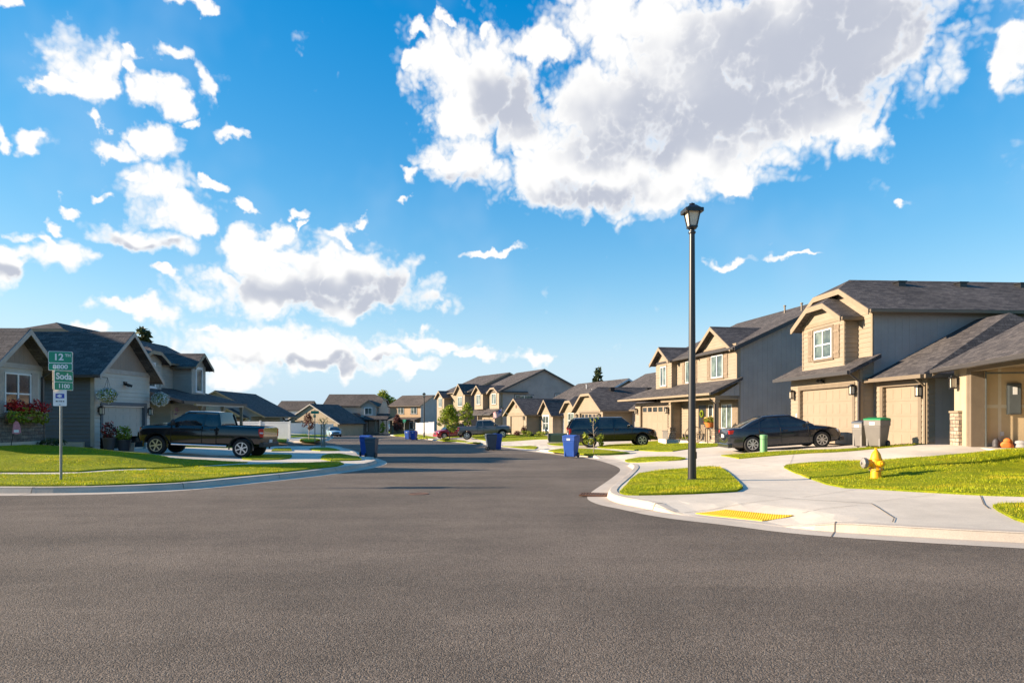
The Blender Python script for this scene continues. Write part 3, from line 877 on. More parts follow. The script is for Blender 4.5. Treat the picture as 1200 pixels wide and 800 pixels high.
    def shed(s, u0, u1, v0, z0, v1, z1, mat='roof', t=.14, gut=True, endtrim=None):
        mb = MB(); s.slab(mb, [[(u0,v0,z0),(u1,v0,z0),(u1,v1,z1),(u0,v1,z1)]], t, 0)
        r = s.b(mb, 'porch_roof', M[mat])
        if gut:
            g = MB(); g.box(u0+.02,u1-.02,v0-.1,v0-.004,z0-.15,z0-.02); s.b(g, 'gutter', M['gutter_dark'], r)
        return r
    def spout(s, u, v, z0, z1, mat='gutter_dark', back=.35):
        mb = MB(); mb.box(u-.04,u+.04,v-.03,v+.04,z0,z1-.25)
        mb.prism([(u-.035,v-.03,z1-.28),(u-.035,v+.04,z1-.28),(u-.035,v+.04-back,z1),(u-.035,v-.03-back,z1)], (.07,0,0))
        s.b(mb, 'downspout', M[mat])
    def vents(s, roof, pts, size=.28):
        for (u, v, z) in pts:
            mb = MB(); mb.box(u-size/2,u+size/2,v-size/2,v+size/2,z-.12,z+.10); mb.box(u-size*.65,u+size*.65,v-size*.65,v+size*.65,z+.1,z+.14); s.b(mb, 'roof_vent', M['black'], roof)
    def pipes(s, roof, pts, h=.45, mat='white'):
        for (u, v, z) in pts:
            mb = MB(); mb.tube((u,v,z-.2),(u,v,z+h),.05,n=8); mb.tube((u,v,z+h),(u,v,z+h+.06),.08,n=8); s.b(mb, 'vent_pipe', M[mat], roof)
    def post(s, u, v, z0, z1, w=.16, mat='trim_tan', base=None, bh=.9):
        mb = MB(); mb.box(u-w/2,u+w/2,v-w/2,v+w/2,z0,z1); mb.box(u-w*.75,u+w*.75,v-w*.75,v+w*.75,z1-.16,z1-.04)
        o = s.b(mb, 'porch_post', M[mat])
        if base:
            m2 = MB(); m2.box(u-w*.95,u+w*.95,v-w*.95,v+w*.95,z0-.3,z0+bh); m2.box(u-w*1.1,u+w*1.1,v-w*1.1,v+w*1.1,z0+bh,z0+bh+.06); s.b(m2, 'post_base', M[base], o)
    def door(s, face, V, a0, a1, z1, mat='black', z0=0.05, trim='trim_tan'):
        f = s.F(face, V); mb = MB(); mb.box(*f(a0-.1,a0,0,.03,z0,z1+.1)); mb.box(*f(a1,a1+.1,0,.03,z0,z1+.1)); mb.box(*f(a0,a1,0,.03,z1,z1+.1)); s.b(mb, 'door_trim', M[trim])
        mb = MB(); mb.box(*f(a0,a1,.0,.02,z0,z1)); w = a1-a0
        for i in range(2):
            for zz, hh in ((.15,.5),(.8,.55),(1.5,.35)): mb.box(*f(a0+.1+i*w/2*.95,a0+w/2-.04+i*w/2*.95,.02,.03,z0+zz,z0+zz+hh))
        d = s.b(mb, 'front_door', M[mat])
        mb = MB(); mb.box(*f(a1-.12,a1-.08,.02,.08,z0+.95,z0+1.1)); s.b(mb, 'door_handle', M['chrome'], d)

# ================================================================== R1: two storey house behind the sedan
H = House('two_storey_house', 'two storey cream house with a shuttered bay window above two closed garage doors', (14.1, 27.7), -86, 0.40, 1.14, laps=('front', 'right'))
w1 = H.wall_open('cream', -5.1, 0, 0, .52, 2.75, -4.28, -.42, 2.13); H.wall('cream', (-5.1,-.02,.5,.52,2.9,4.9), name='upper_wall')
H.wall('cream', (-4.05,-.9,-.02,.5,2.72,4.78), name='bay_wall')
H.wall('taupe_side', (-5.1,0,.53,14,0,4.9), name='side_wall')
H.corner('trim_tan', 'right', 0.0, .06, -.2, 2.7); H.corner('trim_tan', 'front', 0, -.05, -.2, 2.6, .1); H.corner('trim_tan', 'front', .5, -.05, 2.9, 4.9, .1)
H.corner('trim_tan', 'front', -.02, -.95, 2.95, 4.7, .09); H.corner('trim_tan', 'front', -.02, -4.0, 2.95, 4.7, .09)
H.garage('front', 0, -4.28, -.42, 0.0, 2.13, 'cream_door', 'trim_taupe', 0, 8)
H.lantern('front', 0, -.22, 2.0); H.lantern('front', 0, -4.75, 1.98)
mb = MB(); mb.box(-2.55,-2.35,-.10,0,2.36,2.44); mb.ball((-2.56,-.16,2.42),.07,8,6); mb.ball((-2.34,-.16,2.42),.07,8,6); H.b(mb, 'floodlight', M['black'])
mb = MB(); mb.box(-4.62,-4.54,-.03,0,1.0,1.16); H.b(mb, 'keypad', M['white'])
r = H.gable('v', .5, 14, -5.1, 0, 4.9, .55, 'roof', 'cream', 'trim_tan', .32, (.35,.3), (.52,.52), gname='gable')
zz = lambda u: 4.9+.55*(2.55-abs(u+2.55))+.1
H.vents(r, [(-2.1,v,zz(-2.1)) for v in (2.9,5.4,7.9,10.4)] + [(-1.1,7.6,zz(-1.1))])
H.gable('v', -.02, 2.6, -4.05, -.9, 4.75, .55, 'roof', 'cream', 'trim_tan', .28, (.33,0), (.34,0), gname='bay_gable')
mb = MB(); mb.box(-4.0,-.95,-.05,-.02,4.62,4.76); H.b(mb, 'frieze_board', M['trim_tan'])
H.window('front', -.02, -3.05, -1.75, 3.3, 4.42, 'trim_taupe', 'white', 2, 2, 'shutter')
H.shed(-5.5, .34, -.55, 2.66, .6, 3.24)
H.spout(.06, -.06, .1, 2.55)
mb = MB(); mb.prism([(-.01,.01,2.7),(-.01,.53,2.7),(-.01,.53,3.08),(-.01,.01,2.82)], (-.2,0,0)); H.b(mb, 'pent_end_wall', M['cream'])
# wing with the single garage door
H.wall_open('cream', .02, 2.80, .56, .80, 2.42, .5, 2.36, 2.05, 'wing_wall')
H.wall('taupe_side', (.02,2.79,.80,8.2,0,2.42), name='wing_side_wall')
H.corner('trim_tan', 'front', .56, 2.75, -.2, 2.35, .1)
H.garage('front', .56, .5, 2.36, 0.0, 2.05, 'cream_door', 'trim_taupe', 0, 4)
H.lantern('front', .56, 2.58, 1.85)
mb = MB(); zr = 2.42+.52*3.9
e = [(-.0,.22,2.26),(3.08,.22,2.26),(1.5,4.4,2.26+.52*4.18),(.0,4.4,2.26+.52*4.18)]
H.slab(mb, [e, [(3.08,.22,2.26),(3.08,8.5,2.26),(1.5,4.4,2.26+.52*4.18)], [(.0,8.5,2.26),(3.08,8.5,2.26),(1.5,4.4,2.26+.52*4.18),(.0,4.4,2.26+.52*4.18)]])
wr = H.b(mb, 'wing_roof', M['roof'])
mb = MB(); mb.box(0,3.1,.10,.215,2.22,2.34); H.b(mb, 'gutter', M['trim_taupe'], wr); mb = MB(); mb.box(3.085,3.18,.22,8.5,2.22,2.34); H.b(mb, 'gutter', M['trim_taupe'], wr)
H.spout(2.72, .52, .1, 2.25, 'trim_taupe')

# ================================================================== R0: house with the open garage
H = House('open_garage_house', 'yellow trimmed house with its garage standing open and a stone clad pier', (14.9, 23.0), math.degrees(math.atan2(-.98, -.2)), 0.60, 1.14)
H.wall('bb_cream', (0,1.02,.0,.16,0,2.35), name='wall'); 
mb = MB(); mb.box(1.02,6.1,.0,.16,2.1,2.35); mb.box(6.1,8.5,0,.16,-.5,2.35); H.b(mb, 'header_wall', M['tan'])
H.wall('taupe_side', (-.02,.12,.16,7.6,0,2.35), (.12,8.5,7.45,7.6,0,2.35), (8.38,8.5,.16,7.45,0,2.35), name='side_wall')
mb = MB(); mb.box(.13,1.0,.17,7.35,-.05,2.3); H.b(mb, 'interior_drywall', M['drywall'])
mb = MB(); mb.box(1.0,8.3,7.36,7.42,-.05,2.3); H.b(mb, 'back_drywall', M['drywall'])
mb = MB()
for v in (.75, 1.95, 3.15, 4.35): mb.box(.99,1.005,v-.04,v+.04,.12,2.2)
mb.box(.99,1.007,.2,7.3,1.08,1.17); H.b(mb, 'drywall_tape', M['plaster'])
mb = MB(); mb.box(.99,1.02,.2,7.3,-.02,.1); H.b(mb, 'concrete_stem', M['kerb'])
mb = MB(); mb.box(.12,8.4,.1,7.4,-.3,-.02); H.b(mb, 'garage_floor', M['concrete'])
mb = MB(); mb.box(.0,8.4,.0,7.5,2.36,2.42); H.b(mb, 'ceiling_board', M['drywall'])
mb = MB(); mb.box(1.0,1.07,.92,1.26,.90,1.76); p = H.b(mb, 'electrical_panel', M['panel_grey'])
mb = MB(); mb.box(1.07,1.085,.945,1.235,.93,1.73); d = H.b(mb, 'panel_door', M['panel_grey'], p); mb = MB(); mb.box(1.086,1.09,1.04,1.15,1.45,1.66); H.b(mb, 'panel_notice', M['sign_white'], p)
mb = MB(); mb.box(1.0,1.02,.76,.85,.3,.42); H.b(mb, 'outlet', M['white'])
mb = MB(); mb.box(.0,.52,-.09,-.0,-.4,.95); mb.box(-.07,.0,-.09,.3,-.4,.95); st = H.b(mb, 'stone_pier', M['stone'])
mb = MB(); mb.box(-.08,.54,-.12,.0,.95,1.01); H.b(mb, 'pier_cap', M['trim_tan'], st)
H.trim('trim_taupe', (1.02,1.16,-.03,.3,-.1,2.1), (.9,6.2,-.035,-.002,2.1,2.24), (.88,1.02,-.035,-.002,-.1,2.1), name='garage_trim')
mb = MB(); mb.box(1.17,1.19,.31,.35,0,2.1); mb.box(1.17,1.22,.35,3.2,2.02,2.07); H.b(mb, 'door_track', M['galv'])
mb = MB(); mb.box(1.2,6.0,.6,3.1,2.2,2.25); H.b(mb, 'garage_door', M['cream_door'])
H.lantern('front', 0, .30, 1.85)
H.gable('u', 0, 8.6, 0, 7.6, 2.42, .56, 'roof', 'tan', 'trim_taupe', .42, (.42,.4), (0,0))
mb = MB(); mb.box(-.4,8.9,-.50,-.46,2.0,2.06); 

# ================================================================== R2: two storey house with a porch
H = House('porch_house', 'two storey cream house with a front porch, stone pier bases and a gabled dormer', (13.0, 39.2), -80, 0.05, 1.12, laps=('front',))
T = 11.0
H.wall('cream', (-T,0,0,.12,0,5.0)); H.wall('taupe_side', (-T,0,.12,12,0,5.0), name='side_wall')
H.wall_open('cream', -13.4, -7.0, -.6, .0, 2.35, -12.3, -7.7, 2.13, 'garage_wall'); H.wall('cream', (-13.4,-T,.0,8,0,2.35), name='garage_side_wall')
H.wall('cream', (-4.3,0.0,-.06,.0,2.6,5.0), name='front_gable_wall')
H.corner('trim_taupe', 'front', 0, -.07, -.2, 2.6, .14); H.corner('trim_tan', 'front', -.06, -.05, 3.2, 5.0, .1)
r = H.gable('u', -T, 0, 0, 12, 5.0, .455, 'roof', 'taupe_side', 'gutter_dark', .35, (.3,.25), (0,0))
H.pipes(r, [(-4.2,5.2,7.5),(-1.6,4.6,7.2)], .35, 'trim_taupe')
H.gable('v', -.06, 4.2, -4.3, -.36, 5.0, .60, 'roof', 'cream', 'trim_tan', .3, (.35,0), (0,0), gname='front_gable', gut=False)
mb = MB(); mb.box(-4.25,-.05,-.10,-.06,5.02,5.16); H.b(mb, 'frieze_board', M['trim_tan'])
H.window('front', -.06, -2.85, -1.5, 3.5, 4.72, 'trim_taupe', 'white', 2, 1, 'shutter')
H.window('front', 0, -6.3, -5.3, 3.4, 4.72, 'trim_taupe', 'white', 2, 1, 'shutter')
H.wall('cream', (-10.2,-7.65,-.35,.05,2.75,4.95), name='dormer_wall')
H.gable('v', -.35, 4.0, -10.2, -7.65, 4.95, .62, 'roof', 'cream', 'trim_tan', .3, (.35,0), (0,0), gname='dormer_gable')
H.window('front', -.35, -9.4, -8.45, 3.35, 4.6, 'trim_tan', 'white', 2, 1)
mb = MB()
H.slab(mb, [[(-13.9,-1.65,2.56),(.3,-1.65,2.56),(.3,.1,3.36),(-T-.1,.1,3.36)], [(-13.9,-1.65,2.56),(-T-.1,.1,3.36),(-T-.1,7,3.36),(-13.9,8.6,2.56)]], .15, .05)
pr = H.b(mb, 'porch_roof', M['roof'])
mb = MB(); mb.box(-13.9,.3,-1.75,-1.654,2.47,2.58); H.b(mb, 'gutter', M['trim_tan'], pr)
H.trim('trim_tan', (-7,.12,-1.34,-1.1,2.26,2.46), (-.14,.1,-1.1,-.0,2.26,2.46), name='porch_beam')
mb = MB(); mb.prism([(.1,-1.3,2.32),(.1,.0,2.32),(.1,.0,3.1)], (-.1,0,0)); H.b(mb, 'porch_end_wall', M['taupe_side'])
H.post(.0, -1.22, 0, 2.27, .18, 'trim_tan', 'stone', .7); H.post(-5.6, -1.22, 0, 2.27, .18, 'trim_tan', 'stone', .7)
H.spout(.13, -1.35, .1, 2.3, back=.3)
mb = MB(); mb.box(-7,.2,-1.5,.0,-.4,.06); H.b(mb, 'porch_floor', M['concrete'])
H.garage('front', -.6, -12.3, -7.7, 0, 2.13, 'cream_door', 'trim_taupe', 5, 5)
H.lantern('front', -.6, -7.5, 1.8); H.lantern('front', -.6, -12.9, 1.8)
H.door('front', 0, -4.55, -3.6, 2.05)
mb = MB()
for i in range(26):
    a = i*.2417; mb.ball((-4.07+.17*math.cos(a), -.06, 1.55+.17*math.sin(a)), .055, 6, 4)
H.b(mb, 'door_wreath', M['leaf'])
H.window('front', 0, -1.75, -.6, .75, 2.05, 'trim_tan', 'white', 2, 1, 'shutter', 'glass')
H.window('front', 0, -3.3, -2.75, .75, 2.05, 'trim_tan', 'white', 1, 1, None, 'glass_dark')

# ================================================================== R3: low house behind the SUV
H = House('clipped_gable_house', 'low tan house with clipped gables and a dark roof behind the black SUV', (7.6, 57.0), -78, -0.25, 1.08)
H.wall_open('tan', -7, 0, 0, 9.5, 2.35, -5.8, -1.0, 2.05); H.wall('tan', (-12,-7.4,.4,3,0,2.35), name='bay_wall'); H.wall('taupe_side', (-12.5,4,2.4,16,0,2.4), name='side_wall')
H.corner('trim_tan', 'front', 0, -.06, -.2, 2.3, .14)
r = H.gable('v', 0, 9.5, -7, 0, 2.35, .5, 'roof', 'tan', 'trim_tan', .4, (.35,0), (.55,0))
H.vents(r, [(-2.9,1.8,4.0),(-2.9,5.0,4.0)], .34)
H.gable('v', .4, 4.5, -12, -7.7, 2.35, .55, 'roof', 'tan', 'trim_tan', .35, (.35,0), (.4,0), gname='bay_gable')
r = H.gable('u', -12.5, 4, 2.4, 15.5, 2.4, .53, 'roof', 'tan', 'trim_tan', .35, (.35,.3), (0,0), gname='main_gable')
H.pipes(r, [(-6.2,7.2,5.1),(-5.6,7.4,5.2)], .4)
H.garage('front', 0, -5.8, -1.0, 0, 2.05, 'cream_door', 'trim_taupe', 5, 5)
H.lantern('front', 0, -.55, 1.8); H.lantern('front', 0, -6.4, 1.8)
H.window('front', .4, -10.6, -8.8, .8, 2.1, 'trim_tan', 'white', 2, 2)

# ================================================================== R4: house with two small gables
H = House('twin_gable_house', 'small cream house with two steep front gables and a single garage door', (1.6, 75.6), -70, -0.40, 1.05)
H.wall_open('cream', -6.2, 0, 0, 6, 2.3, -4.9, -1.0, 2.05); H.wall('cream', (-.1,3.5,1.5,6,0,2.3), name='bay_wall'); H.wall('taupe_side', (-7,4.5,3.0,16,0,2.4), name='side_wall')
H.gable('v', 0, 8.5, -6.2, 0, 2.3, .52, 'roof', 'cream', 'trim_tan', .4, (.35,0))
H.gable('v', 1.5, 8.5, .3, 3.5, 2.3, .85, 'roof', 'cream', 'trim_tan', .35, (.35,0), gname='bay_gable')
r = H.gable('u', -7, 4.5, 3, 16, 2.4, .53, 'roof', 'tan', 'white', .35, (.35,.35), gname='main_gable')
H.pipes(r, [(2.2,6.6,4.5),(-2.0,8.0,5.2)], .35)
mb = MB(); mb.box(-6.15,-.05,-.04,0,2.3,2.45); H.b(mb, 'frieze_board', M['trim_tan'])
mb = MB(); mb.lathe([(.001,-.04),(.2,-.04),(.2,.0),(.001,.0)], (-3.1,0,3.1), 'y', 14); H.b(mb, 'gable_ornament', M['brown_wood'])
H.garage('front', 0, -4.9, -1.0, 0, 2.05, 'cream_door', 'trim_tan', 0, 5)
H.lantern('front', 0, -.5, 1.85)
H.window('front', 1.5, 1.0, 2.5, .6, 2.05, 'white', 'white', 2, 2)
H.wall('bb_grey', (3.5,4.5,2.6,3.02,0,2.35), name='porch_wall'); H.door('front', 2.6, 3.55, 4.35, 2.05, 'white')

# ================================================================== R5, R6: the pair of taller houses further along
H = House('tall_grey_house', 'tall two storey house with a broad grey gabled side wall and two high windows', (-1.34, 89.0), -66, -0.75, 1.06)
H.wall('tan', (-8,0,0,.15,0,5.6)); H.wall('taupe_side', (-8,0,.15,11.5,0,5.6), name='side_wall')
H.gable('u', -8, 0, 0, 11.5, 5.6, .46, 'roof', 'taupe_side', 'gutter_dark', .35, (.3,.3))
H.wall('cream', (-3,-.05,-.35,.05,3.3,5.5), name='bay_wall'); H.gable('v', -.35, 3.5, -3, -.05, 5.4, .5, 'roof', 'cream', 'trim_tan', .28, (.35,0), (.3,0), gname='bay_gable')
H.wall('cream', (-7.3,-4.3,-.8,.05,3.3,5.5), name='dormer_wall'); H.gable('v', -.8, 3.8, -7.3, -4.3, 5.4, .62, 'roof', 'cream', 'trim_tan', .28, (.35,0), (0,0), gname='dormer_gable')
H.window('front', -.35, -2.3, -.9, 3.9, 5.2, 'trim_taupe', 'white', 2, 1); H.window('front', -.8, -6.5, -5.1, 3.9, 5.2, 'trim_taupe', 'white', 2, 1)
H.shed(-8.4, .35, -1.6, 2.65, .1, 3.5)
H.window('right', 0, 1.8, 4.3, 3.6, 5.0, 'gutter_dark', 'white', 2, 1); H.window('right', 0, 7.4, 9.4, 4.1, 5.2, 'gutter_dark', 'white', 2, 1)
H.wall_open('cream', -4.2, -.1, -.9, .0, 2.55, -3.7, -.7, 2.05, 'garage_wall'); H.garage('front', -.9, -3.7, -.7, 0, 2.05, 'cream_door', 'trim_tan', 4, 4)
H.post(-4.7, -1.3, 0, 2.6); H.post(-8.0, -1.3, 0, 2.6)
H = House('gabled_bay_house', 'tall two storey house with two narrow gabled bays behind the young trees', (-6.1, 100.0), -62, -0.85, 1.06)
H.wall('tan', (-10,0,0,.15,0,6.0)); H.wall('left_side', (-10,0,.15,10,0,6.0), name='side_wall')
H.gable('u', -10, 0, 0, 12, 6.0, .44, 'roof', 'left_side', 'trim_tan', .35, (.3,.3))
H.wall('tan', (-3.2,-.1,-.8,.05,3.3,5.9), name='bay_wall'); H.gable('v', -.8, 4, -3.2, -.1, 5.7, .8, 'roof', 'tan', 'trim_tan', .28, (.35,0), gname='bay_gable')
H.wall('tan', (-9.4,-6.6,-1.2,.05,0,5.4), name='end_bay_wall'); H.gable('v', -1.2, 4, -9.4, -6.6, 5.3, .62, 'roof', 'tan', 'trim_tan', .28, (.35,0), gname='end_bay_gable')
H.window('front', -.8, -2.4, -.9, 3.9, 5.2, 'trim_taupe', 'white', 2, 1); H.window('front', -1.2, -8.7, -7.3, 3.9, 5.2, 'trim_taupe', 'white', 2, 1)
H.shed(-6.6, .3, -1.7, 2.65, .1, 3.4)
H.door('front', 0, -5.4, -4.4, 2.1, 'brown_wood'); H.garage('front', 0, -3.6, -.6, 0, 2.05, 'cream_door', 'trim_tan', 0, 4, -.04)

# ================================================================== left side
# L1: house with the flower box (its facade turns to the right)
H = House('flower_box_house', 'greige house with a small gable, stone wainscot and a red flower box under its window', (-17.0, 21.0), 91.5, .55, laps=('front',))
H.wall('left_siding', (1.1,3.85,0,.15,0,2.75)); H.wall('left_side', (1.1,3.85,.15,11,0,2.75), name='side_wall')
mb = MB(); mb.box(1.08,3.87,-.10,-.0,-.4,.95); mb.box(1.08,3.89,-.14,.0,.95,1.03); H.b(mb, 'stone_wainscot', M['stone_grey'])
mb = MB(); mb.box(1.06,3.89,-.12,.0,-.5,.14); H.b(mb, 'foundation', M['kerb'])
H.gable('v', 0, 11, 1.1, 3.85, 2.78, .84, 'roof', 'left_shake', 'left_trim', .42, (.5,.3))
mb = MB(); mb.box(1.12,3.83,-.04,.0,2.66,2.84); H.b(mb, 'belly_band', M['left_trim'])
H.window('front', 0, 1.9, 3.2, 1.15, 2.5, None, 'white', 2, 2, None, 'glass_dark')
for a in (1.55, 3.25):
    mb = MB(); mb.box(a,a+.3,-.04,0,1.1,2.55); H.b(mb, 'shutter', M['left_trim'])
mb = MB(); mb.box(1.75,3.4,-.42,-.15,.9,1.1); H.b(mb, 'flower_box', M['brown_wood'])
H.spout(3.78, -.07, .1, 2.7, back=.4)
# L2: garage house with hanging baskets
H = House('basket_garage_house', 'greige gabled garage house with hanging flower baskets and a partly raised door', (-18.0, 29.4), 90, .10, laps=('front', 'left'))
H.wall('left_siding', (0,.42,0,.15,0,3.45), (4.2,4.5,0,.15,0,3.45), (.42,4.2,0,.15,2.05,3.45)); H.wall('left_side', (.15,4.35,.15,.3,2.2,3.45), (0,.15,.15,10,0,3.45), (4.35,4.5,.15,10,0,3.45), (.15,4.35,5.8,6.0,0,3.45), name='side_wall')
H.gable('v', 0, 10, 0, 4.5, 3.5, .80, 'roof', 'left_shake', 'left_trim', .42, (.5,.3))
mb = MB(); mb.box(.02,4.48,-.04,.0,3.42,3.62); H.b(mb, 'belly_band', M['left_trim'])
H.garage('front', 0, .62, 4.05, .55, 1.98, 'left_door', 'left_side', 0, 6, .14)
mb = MB(); mb.box(.62,4.05,.02,.14,1.93,1.975); H.b(mb, 'door_light_strip', M['white'])
mb = MB(); mb.box(.1,4.6,.15,5.8,-.3,.0); H.b(mb, 'garage_floor', M['concrete'])
mb = MB(); mb.box(-.03,.0,-.03,.14,-.3,3.4); H.b(mb, 'corner_board', M['left_trim'])
mb = MB(); mb.box(2.2,2.4,-.08,0,2.95,3.1); mb.tube((2.3,-.08,2.98),(2.2,-.28,2.9),.06,n=8); mb.tube((2.3,-.08,2.98),(2.45,-.28,2.9),.06,n=8); H.b(mb, 'floodlight', M['black'])
H.lantern('front', 0, .3, 1.75); H.lantern('front', 0, 4.34, 1.75)
mb = MB(); mb.box(-.1,.0,.4,2.0,-.5,.38); H.b(mb, 'foundation', M['kerb'])
H.wall('left_side', (-1.2,3.4,12,18.5,0,7.7), name='added_shade_block_wall'); H.gable('u', -1.2, 3.4, 12, 18.5, 7.7, .55, 'roof', 'left_side', 'left_trim', .35, (.35,.35), gname='added_shade_block_gable')  # unseen tall block, added out of view to cast shade over the garage roof
# L2b: upper gable of the house behind
H = House('rear_gable_house', 'two storey house behind with a wide low clipped gable above the dark roof', (-32.6, 48.0), 0, -.2)
H.wall('left_siding', (0,6.2,0,10,0,6.3)); H.gable('v', 0, 10, 0, 6.2, 6.2, .5, 'roof', 'bb_cream', 'trim_tan', .7, (.5,.3), (.35,0))
H.pipes(H.root, [(.3,1.5,6.6),(5.4,1.5,6.8)], .35, 'black')
# L3: two storey house
H = House('blue_grey_house', 'two storey grey house with dark blue shaded roofs and narrow white upper windows', (-21.6, 43.0), 90, -.25)
H.wall('grey_siding', (-4.6,5,.2,9,0,5.3)); H.wall('grey_siding', (-4.2,-1.6,-.35,.25,2.9,5.3), name='near_bay_wall'); H.wall('grey_siding', (.9,2.9,-1.0,.25,2.9,5.2), name='far_bay_wall')
H.gable('u', -4.6, 5, .2, 9, 5.3, .42, 'roof', 'grey_siding', 'trim_tan', .4, (.35,.35), (.5,.5))
H.gable('v', -.35, 3, -4.2, -1.6, 5.2, .5, 'roof', 'grey_siding', 'trim_tan', .3, (.4,0), (.25,0), gname='bay_gable'); H.gable('v', -1.0, 3, .9, 2.9, 5.2, .7, 'roof', 'grey_siding', 'trim_tan', .35, (.4,0), gname='bay_gable')
H.window('front', -.35, -3.3, -2.4, 3.6, 4.95, 'white', 'white', 1, 1); H.window('front', -1.0, 1.5, 2.3, 3.5, 5.0, 'white', 'white', 1, 1)
H.shed(-4.9, 4.2, -3.2, 2.75, .4, 3.7)
H.wall_open('grey_siding', -3.0, 1.6, -1.6, .2, 2.6, -2.6, .2, 2.05, 'garage_wall')
H.trim('white', (-3.0,4.0,-3.1,-2.95,2.5,2.68), name='porch_beam')
for u in (-2.2, .9, 3.9): H.post(u, -3.0, 0, 2.52, .16, 'trim_tan')
H.garage('front', -1.6, -2.6, .2, 0, 2.05, 'left_door', 'left_trim', 0, 4)
H.door('front', .2, 2.2, 3.1, 2.05, 'brown_wood')
# L4: grey gable and brown porch
H = House('brick_porch_house', 'single storey house with a grey board gable and a small brick porch with double window', (-41.6, 84.0), 0, -.8)
H.wall('bb_grey', (0,9,1.2,12,0,3.0)); H.wall('brown_wood', (5.2,8.2,0,1.2,0,2.3), name='porch_wall')
H.gable('v', 1.2, 14, -1.2, 10.6, 2.6, .52, 'roof', 'bb_grey', 'trim_tan', .3, (.4,.3))
H.gable('v', 0, 5, 5.0, 8.4, 2.5, .55, 'roof', 'bb_grey', 'trim_tan', .3, (.35,0), gname='porch_gable')
H.window('front', 0, 5.7, 7.5, .3, 1.8, 'trim_tan', 'trim_tan', 2, 1, None, 'glass_dark'); H.post(8.9, .1, 0, 2.4); H.window('front', 1.2, 9.0-.8, 9.0-.2, .7, 2.0, 'white', 'white', 1, 1)
# L5.. background houses beyond the side street
H = House('board_batten_house', 'cream board and batten house with a wide gable behind the white fence', (-40.4, 121.5), -20, -1.15)
H.wall('bb_cream', (0,11,0,8,0,2.05)); H.gable('v', 0, 8, 0, 11, 2.0, .56, 'roof', 'bb_cream', 'grey_siding', .6, (.35,.3), gname='gable')
mb = MB(); mb.box(.2,10.8,-.05,0,1.95,2.12); H.b(mb, 'belly_band', M['trim_tan'])
mb = MB(); mb.tube((2.4,0,2.3),(2.4,-.5,2.55),.05); mb.box(2.2,2.6,-.6,-.4,2.5,2.6); H.b(mb, 'wall_light', M['black'])
H = House('white_upper_house', 'far house with a white upper storey, one small window and a brown roof', (-48.5, 140.0), 0, -1.4)
H.wall('white', (0,6.4,0,9,0,4.6)); H.gable('u', 0, 6.4, 0, 9, 4.6, .42, 'roof_brown', 'white', 'trim_tan', .3, (.3,.3)); H.window('front', 0, 1.4, 2.8, 3.0, 4.1, 'black', 'black', 2, 1, None, 'glass_dark')
H = House('brown_roof_house', 'low far house with a plain brown roof beside the white upper storey', (-47.0, 112.0), 0, -1.1)
H.wall('grey_siding', (0,6.5,0,9,0,2.4)); H.gable('u', -1.0, 6.5, 0, 9, 2.4, .52, 'roof_brown', 'grey_siding', 'trim_tan', .3, (.3,.3)); H.pipes(H.root, [(3.5,1.5,3.4)], .3)
H = House('dark_roof_house', 'grey far house with a long dark roof, two little garage gables and a white door', (-36.6, 129.0), 0, -1.1, .98)
H.wall('grey_siding', (0,11,4,14,0,5.2)); r = H.gable('u', 0, 11, 4, 14, 5.2, .46, 'roof_brown', 'grey_siding', 'trim_taupe', .4, (.3,.3), (0,1.0))
H.wall('grey_siding', (7.6,10.6,2.6,4.2,2.9,5.2), name='bay_wall'); H.gable('v', 2.6, 7, 7.6, 10.6, 5.1, .7, 'roof', 'grey_siding', 'trim_tan', .3, (.35,0), gname='bay_gable'); H.window('front', 2.6, 8.4, 9.8, 3.4, 4.7, 'white', 'white', 2, 1)
H.wall('grey_siding', (1.5,5.0,-1.5,4,0,2.3), name='wing_wall'); H.wall_open('grey_siding', 5.4, 8.4, -.5, 4, 2.3, 5.8, 8.0, 2.0, 'garage_wall')
H.gable('v', -1.5, 6, 1.5, 5.0, 2.3, .75, 'roof', 'grey_siding', 'trim_taupe', .3, (.3,0), gname='wing_gable'); H.gable('v', -.5, 6, 5.4, 8.4, 2.3, .85, 'roof', 'grey_siding', 'trim_taupe', .3, (.3,0), gname='wing_gable')
H.window('front', -1.5, 2.4, 4.0, .5, 1.9, 'white', 'white', 2, 2); H.garage('front', -.5, 5.8, 8.0, 0, 2.0, 'left_door', 'trim_taupe', 0, 3); H.door('front', 4.0, 8.0, 8.8, 2.0, 'white')
H.shed(8.4, 13.2, .5, 2.5, 4.1, 3.6); H.post(10.9, .8, 0, 2.4); H.post(13.0, .8, 0, 2.4); H.garage('front', 3.98, 8.9, 10.8, 0, 2.05, 'left_door', 'trim_taupe', 0, 3, -.04)
H = House('peach_house', 'sunlit peach two storey house with a full width porch and brown roof', (-23.6, 132.0), -26, -1.25)
H.wall('peach', (0,7,0,9,0,5.2)); H.wall('grey_siding', (7,7.12,.0,9,0,5.2), name='side_wall')
H.gable('u', 0, 7, 0, 9, 5.2, .44, 'roof_brown', 'grey_siding', 'trim_tan', .4, (.3,.3)); H.window('front', 0, 1.9, 3.2, 3.6, 4.8, 'black', 'white', 2, 1); H.window('front', 0, 4.9, 6.2, 3.6, 4.8, 'black', 'white', 2, 1)
H.shed(-.5, 7.2, -2.2, 2.5, .1, 3.0, 'roof_brown'); H.window('front', 0, .8, 2.2, .7, 2.0, 'white', 'white', 2, 1); H.window('front', 0, 4.6, 6.2, .7, 2.0, 'white', 'white', 2, 1)
for u in (-.2, 2.2, 4.6, 6.9): H.post(u, -2.0, 0, 2.4, .2)
H = House('grey_ridge_house', 'long grey roofed house in the gap beyond the far street lamp', (-17.5, 138.0), -4, -1.3)
